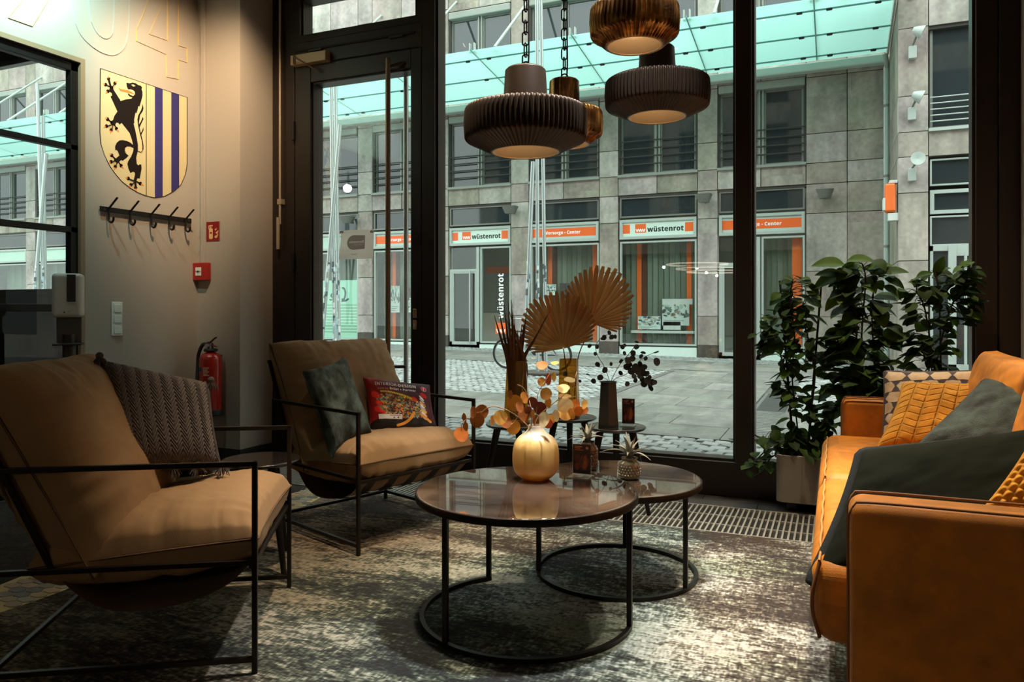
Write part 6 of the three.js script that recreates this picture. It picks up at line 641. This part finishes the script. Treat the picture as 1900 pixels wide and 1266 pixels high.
const leafGeo = (asp, tip, droop) => surf(6, 10, (a, b) => { const w = asp * Math.pow(Math.sin(Math.PI * Math.pow(Math.min(1, b * 0.98 + 0.01), tip)), 0.85), x = (a - 0.5) * 2 * w; return V(x, b * (1 - 0.12 * droop * b), -droop * 0.34 * b * b + Math.abs(x) * 0.22 - 0.02 * Math.sin(b * 20) * Math.abs(x)); });
const LG = { oval: [leafGeo(0.3, 1.0, 0.5), leafGeo(0.33, 1.05, 0.9), leafGeo(0.27, 0.95, 0.2)], heart: [leafGeo(0.36, 0.78, 0.8), leafGeo(0.39, 0.74, 1.1), leafGeo(0.33, 0.8, 0.4)] };
const greens = [lin(0.026, 0.052, 0.006), lin(0.034, 0.07, 0.007), lin(0.02, 0.036, 0.006), lin(0.06, 0.11, 0.01)].map((c) => mat(c, 0.6, { transmission: 0.3, thickness: 0, specularIntensity: 0.2, side: THREE.DoubleSide }));
const stemM = mat(lin(0.022, 0.018, 0.01), 0.8), poleM = mat(lin(0.015, 0.012, 0.01), 0.7);
function leafyPlant(name, label, { stems, blobs, geo, size, poles = [], cat = 'plant', zr = [4.36, 4.55], up = 0.3, extra = [] }) {
  const o0 = atZ(stems[0][0][0], stems[0][0][1], 4.45), t = thing(name, label, cat, o0); const L = (p) => p.clone().sub(o0);
  const SP = []; stems.forEach((s, i) => { const pts = s.map(([u, v], k) => atZ(u, v, 4.45 + 0.05 * Math.sin(i * 2 + k))); const c = new THREE.CatmullRomCurve3(pts); mesh('stem', tube(pts.map(L), 0.0042, 40, 7), stemM, t); for (let k = 0; k <= 30; k++) SP.push(c.getPoint(k / 30)); });
  for (const [a, b] of poles) mesh('support_stick', rod(L(atZ(...a, 4.47)), L(atZ(...b, 4.47)), 0.006, 0.006, 8), poleM, t);
  const tw = []; for (const [cu, cv, ru, rv, n] of blobs) for (let i = 0; i < n; i++) { let a = rnd() * 6.2832, r = Math.sqrt(rnd()); const u = cu + Math.cos(a) * r * ru, v = cv + Math.sin(a) * r * rv; const p = atZ(u, v, rr(...zr)); let best = SP[0], bd = 9; for (const q of SP) { const d = q.distanceTo(p) + (q.y > p.y ? 0.02 : 0); if (d < bd) { bd = d; best = q; } }
    const s = size * rr(0.72, 1.15); const out = p.clone().sub(best); out.y = 0; if (out.length() < 0.01) out.set(rr(-1, 1), 0, rr(-1, 1)); out.normalize().add(V(rr(-0.7, 0.7), 0, rr(-0.3, 0.9))).normalize(); const dir = V(out.x, rr(-0.75, up), out.z).normalize(); const z = V(0, 1, 0).addScaledVector(dir, -dir.y).add(V(rr(-0.5, 0.5), 0, rr(-0.2, 0.7))); z.addScaledVector(dir, -z.dot(dir)).normalize(); const x = dir.clone().cross(z).normalize(); const m = new THREE.Matrix4().makeBasis(x, dir, z); const lf = mesh('leaf', LG[geo][Math.floor(rnd() * 3)], greens[rnd() < 0.16 ? 3 : Math.floor(rnd() * 3)], t); const base = p.clone().addScaledVector(dir, -s * 0.5); lf.quaternion.setFromRotationMatrix(m); lf.scale.setScalar(s); lf.position.copy(L(base));
    if (bd < 0.3) tw.push(tube([L(best), L(best.clone().lerp(base, 0.5).add(V(0, 0.012, 0))), L(base)], 0.0015, 6, 4)); }
  for (const [bu, bv, tu, tv] of extra) { const b = atZ(bu, bv, 4.42), e = atZ(tu, tv, 4.36), dir = e.clone().sub(b), s = dir.length(); dir.normalize(); const z = V(0.15, 0.75, 0.65); z.addScaledVector(dir, -z.dot(dir)).normalize(); const x = dir.clone().cross(z).normalize(); const lf = mesh('leaf', LG[geo][1], greens[rnd() < 0.3 ? 3 : 1], t); lf.quaternion.setFromRotationMatrix(new THREE.Matrix4().makeBasis(x, dir, z)); lf.scale.set(s * 0.66, s * 1.05, s * 0.8); lf.position.copy(L(b)); let best = SP[0], bd = 9; for (const q of SP) { const d = q.distanceTo(b); if (d < bd) { bd = d; best = q; } } tw.push(tube([L(best), L(best.clone().lerp(b, 0.5).add(V(0, 0.012, 0))), L(b)], 0.0018, 6, 4)); }
  if (tw.length) { const o = mesh('petioles', mg(tw), stemM, t); o.userData.kind = 'stuff'; } return t; }
leafyPlant('climbing_plant', 'slender climbing plant with small oval leaves at the left end of the planter', { stems: [[[1486, 850], [1478, 780], [1470, 700], [1474, 620], [1466, 560], [1470, 520]], [[1500, 850], [1506, 760], [1512, 690], [1500, 630], [1486, 580]], [[1470, 850], [1466, 770], [1460, 700], [1440, 640], [1420, 620]]], blobs: [[1478, 548, 42, 36, 42], [1468, 598, 55, 34, 50], [1440, 640, 40, 30, 36], [1492, 660, 44, 36, 38], [1470, 715, 40, 42, 40], [1485, 790, 44, 50, 46], [1420, 628, 22, 30, 10], [1475, 825, 45, 20, 22]], geo: 'oval', size: 0.098, poles: [[[1498, 845], [1524, 527]], [[1474, 850], [1447, 521]]], extra: [[1475, 525, 1460, 509], [1482, 520, 1501, 512], [1495, 540, 1524, 550], [1470, 522, 1446, 522], [1405, 620, 1388, 624], [1420, 612, 1413, 600], [1428, 612, 1428, 598]] });
leafyPlant('large_leaf_plant', 'tall dense plant with large glossy leaves in the middle of the planter', { stems: [[[1600, 850], [1602, 760], [1598, 680], [1600, 600], [1606, 520], [1600, 490]], [[1580, 850], [1578, 760], [1585, 680], [1590, 600], [1580, 540]], [[1630, 850], [1628, 740], [1622, 660], [1618, 590], [1622, 520]]], blobs: [[1602, 510, 62, 26, 20], [1600, 560, 52, 40, 42], [1605, 620, 66, 44, 56], [1590, 690, 76, 42, 56], [1555, 650, 40, 40, 24], [1560, 740, 46, 40, 30], [1610, 740, 60, 40, 40]], geo: 'heart', size: 0.125, up: 0.35, extra: [[1566, 491, 1506, 480], [1563, 512, 1514, 499], [1562, 510, 1504, 526], [1572, 484, 1622, 473], [1636, 508, 1684, 494], [1642, 516, 1682, 528], [1575, 520, 1536, 524], [1560, 548, 1528, 572], [1590, 500, 1560, 548], [1640, 530, 1672, 545], [1610, 500, 1652, 482]] });
leafyPlant('umbrella_tree', 'plant with drooping oval leaves at the right end of the planter before the dark frame', { stems: [[[1748, 850], [1748, 760], [1746, 680], [1744, 600], [1742, 540], [1735, 505]], [[1728, 850], [1730, 740], [1726, 640], [1715, 570], [1700, 540]], [[1744, 640], [1765, 570], [1790, 525], [1800, 500]]], blobs: [[1742, 525, 44, 26, 24], [1795, 520, 34, 34, 24], [1772, 560, 52, 34, 36], [1710, 560, 44, 44, 30], [1720, 620, 50, 40, 36], [1745, 665, 34, 34, 20], [1690, 650, 34, 40, 20], [1805, 575, 18, 30, 8]], geo: 'oval', size: 0.1, zr: [4.34, 4.52], extra: [[1735, 515, 1749, 477], [1730, 506, 1702, 508], [1738, 508, 1760, 492], [1782, 503, 1795, 484], [1795, 500, 1820, 492], [1700, 545, 1678, 552], [1712, 530, 1690, 518], [1800, 530, 1815, 515]] });
leafyPlant('trailing_ivy', 'light green trailing vine hanging over the left corner of the planter', { stems: [[[1470, 842], [1450, 832], [1425, 835], [1405, 852], [1392, 870]], [[1480, 842], [1440, 818], [1410, 812], [1398, 806]], [[1450, 840], [1430, 850], [1418, 872], [1400, 885]]], blobs: [[1412, 840, 32, 34, 14], [1398, 868, 18, 16, 6], [1430, 812, 26, 16, 8], [1510, 848, 14, 12, 5]], geo: 'heart', size: 0.075, zr: [4.28, 4.42] });
leafyPlant('trailing_ivy', 'low leafy plant between the planter and the far sofa arm', { stems: [[[1530, 850], [1535, 810], [1545, 780]], [[1515, 850], [1520, 800], [1535, 770]]], blobs: [[1535, 805, 28, 36, 26], [1520, 845, 18, 14, 8]], geo: 'heart', size: 0.085, zr: [4.37, 4.5] });
// ---------------------------------------------------------------- hand over
const renderer = new THREE.WebGLRenderer({ antialias: true });
renderer.toneMapping = THREE.LinearToneMapping; renderer.toneMappingExposure = EXPOSURE; renderer.shadowMap.enabled = true; renderer.shadowMap.type = THREE.PCFSoftShadowMap;
renderer.render(scene, camera);
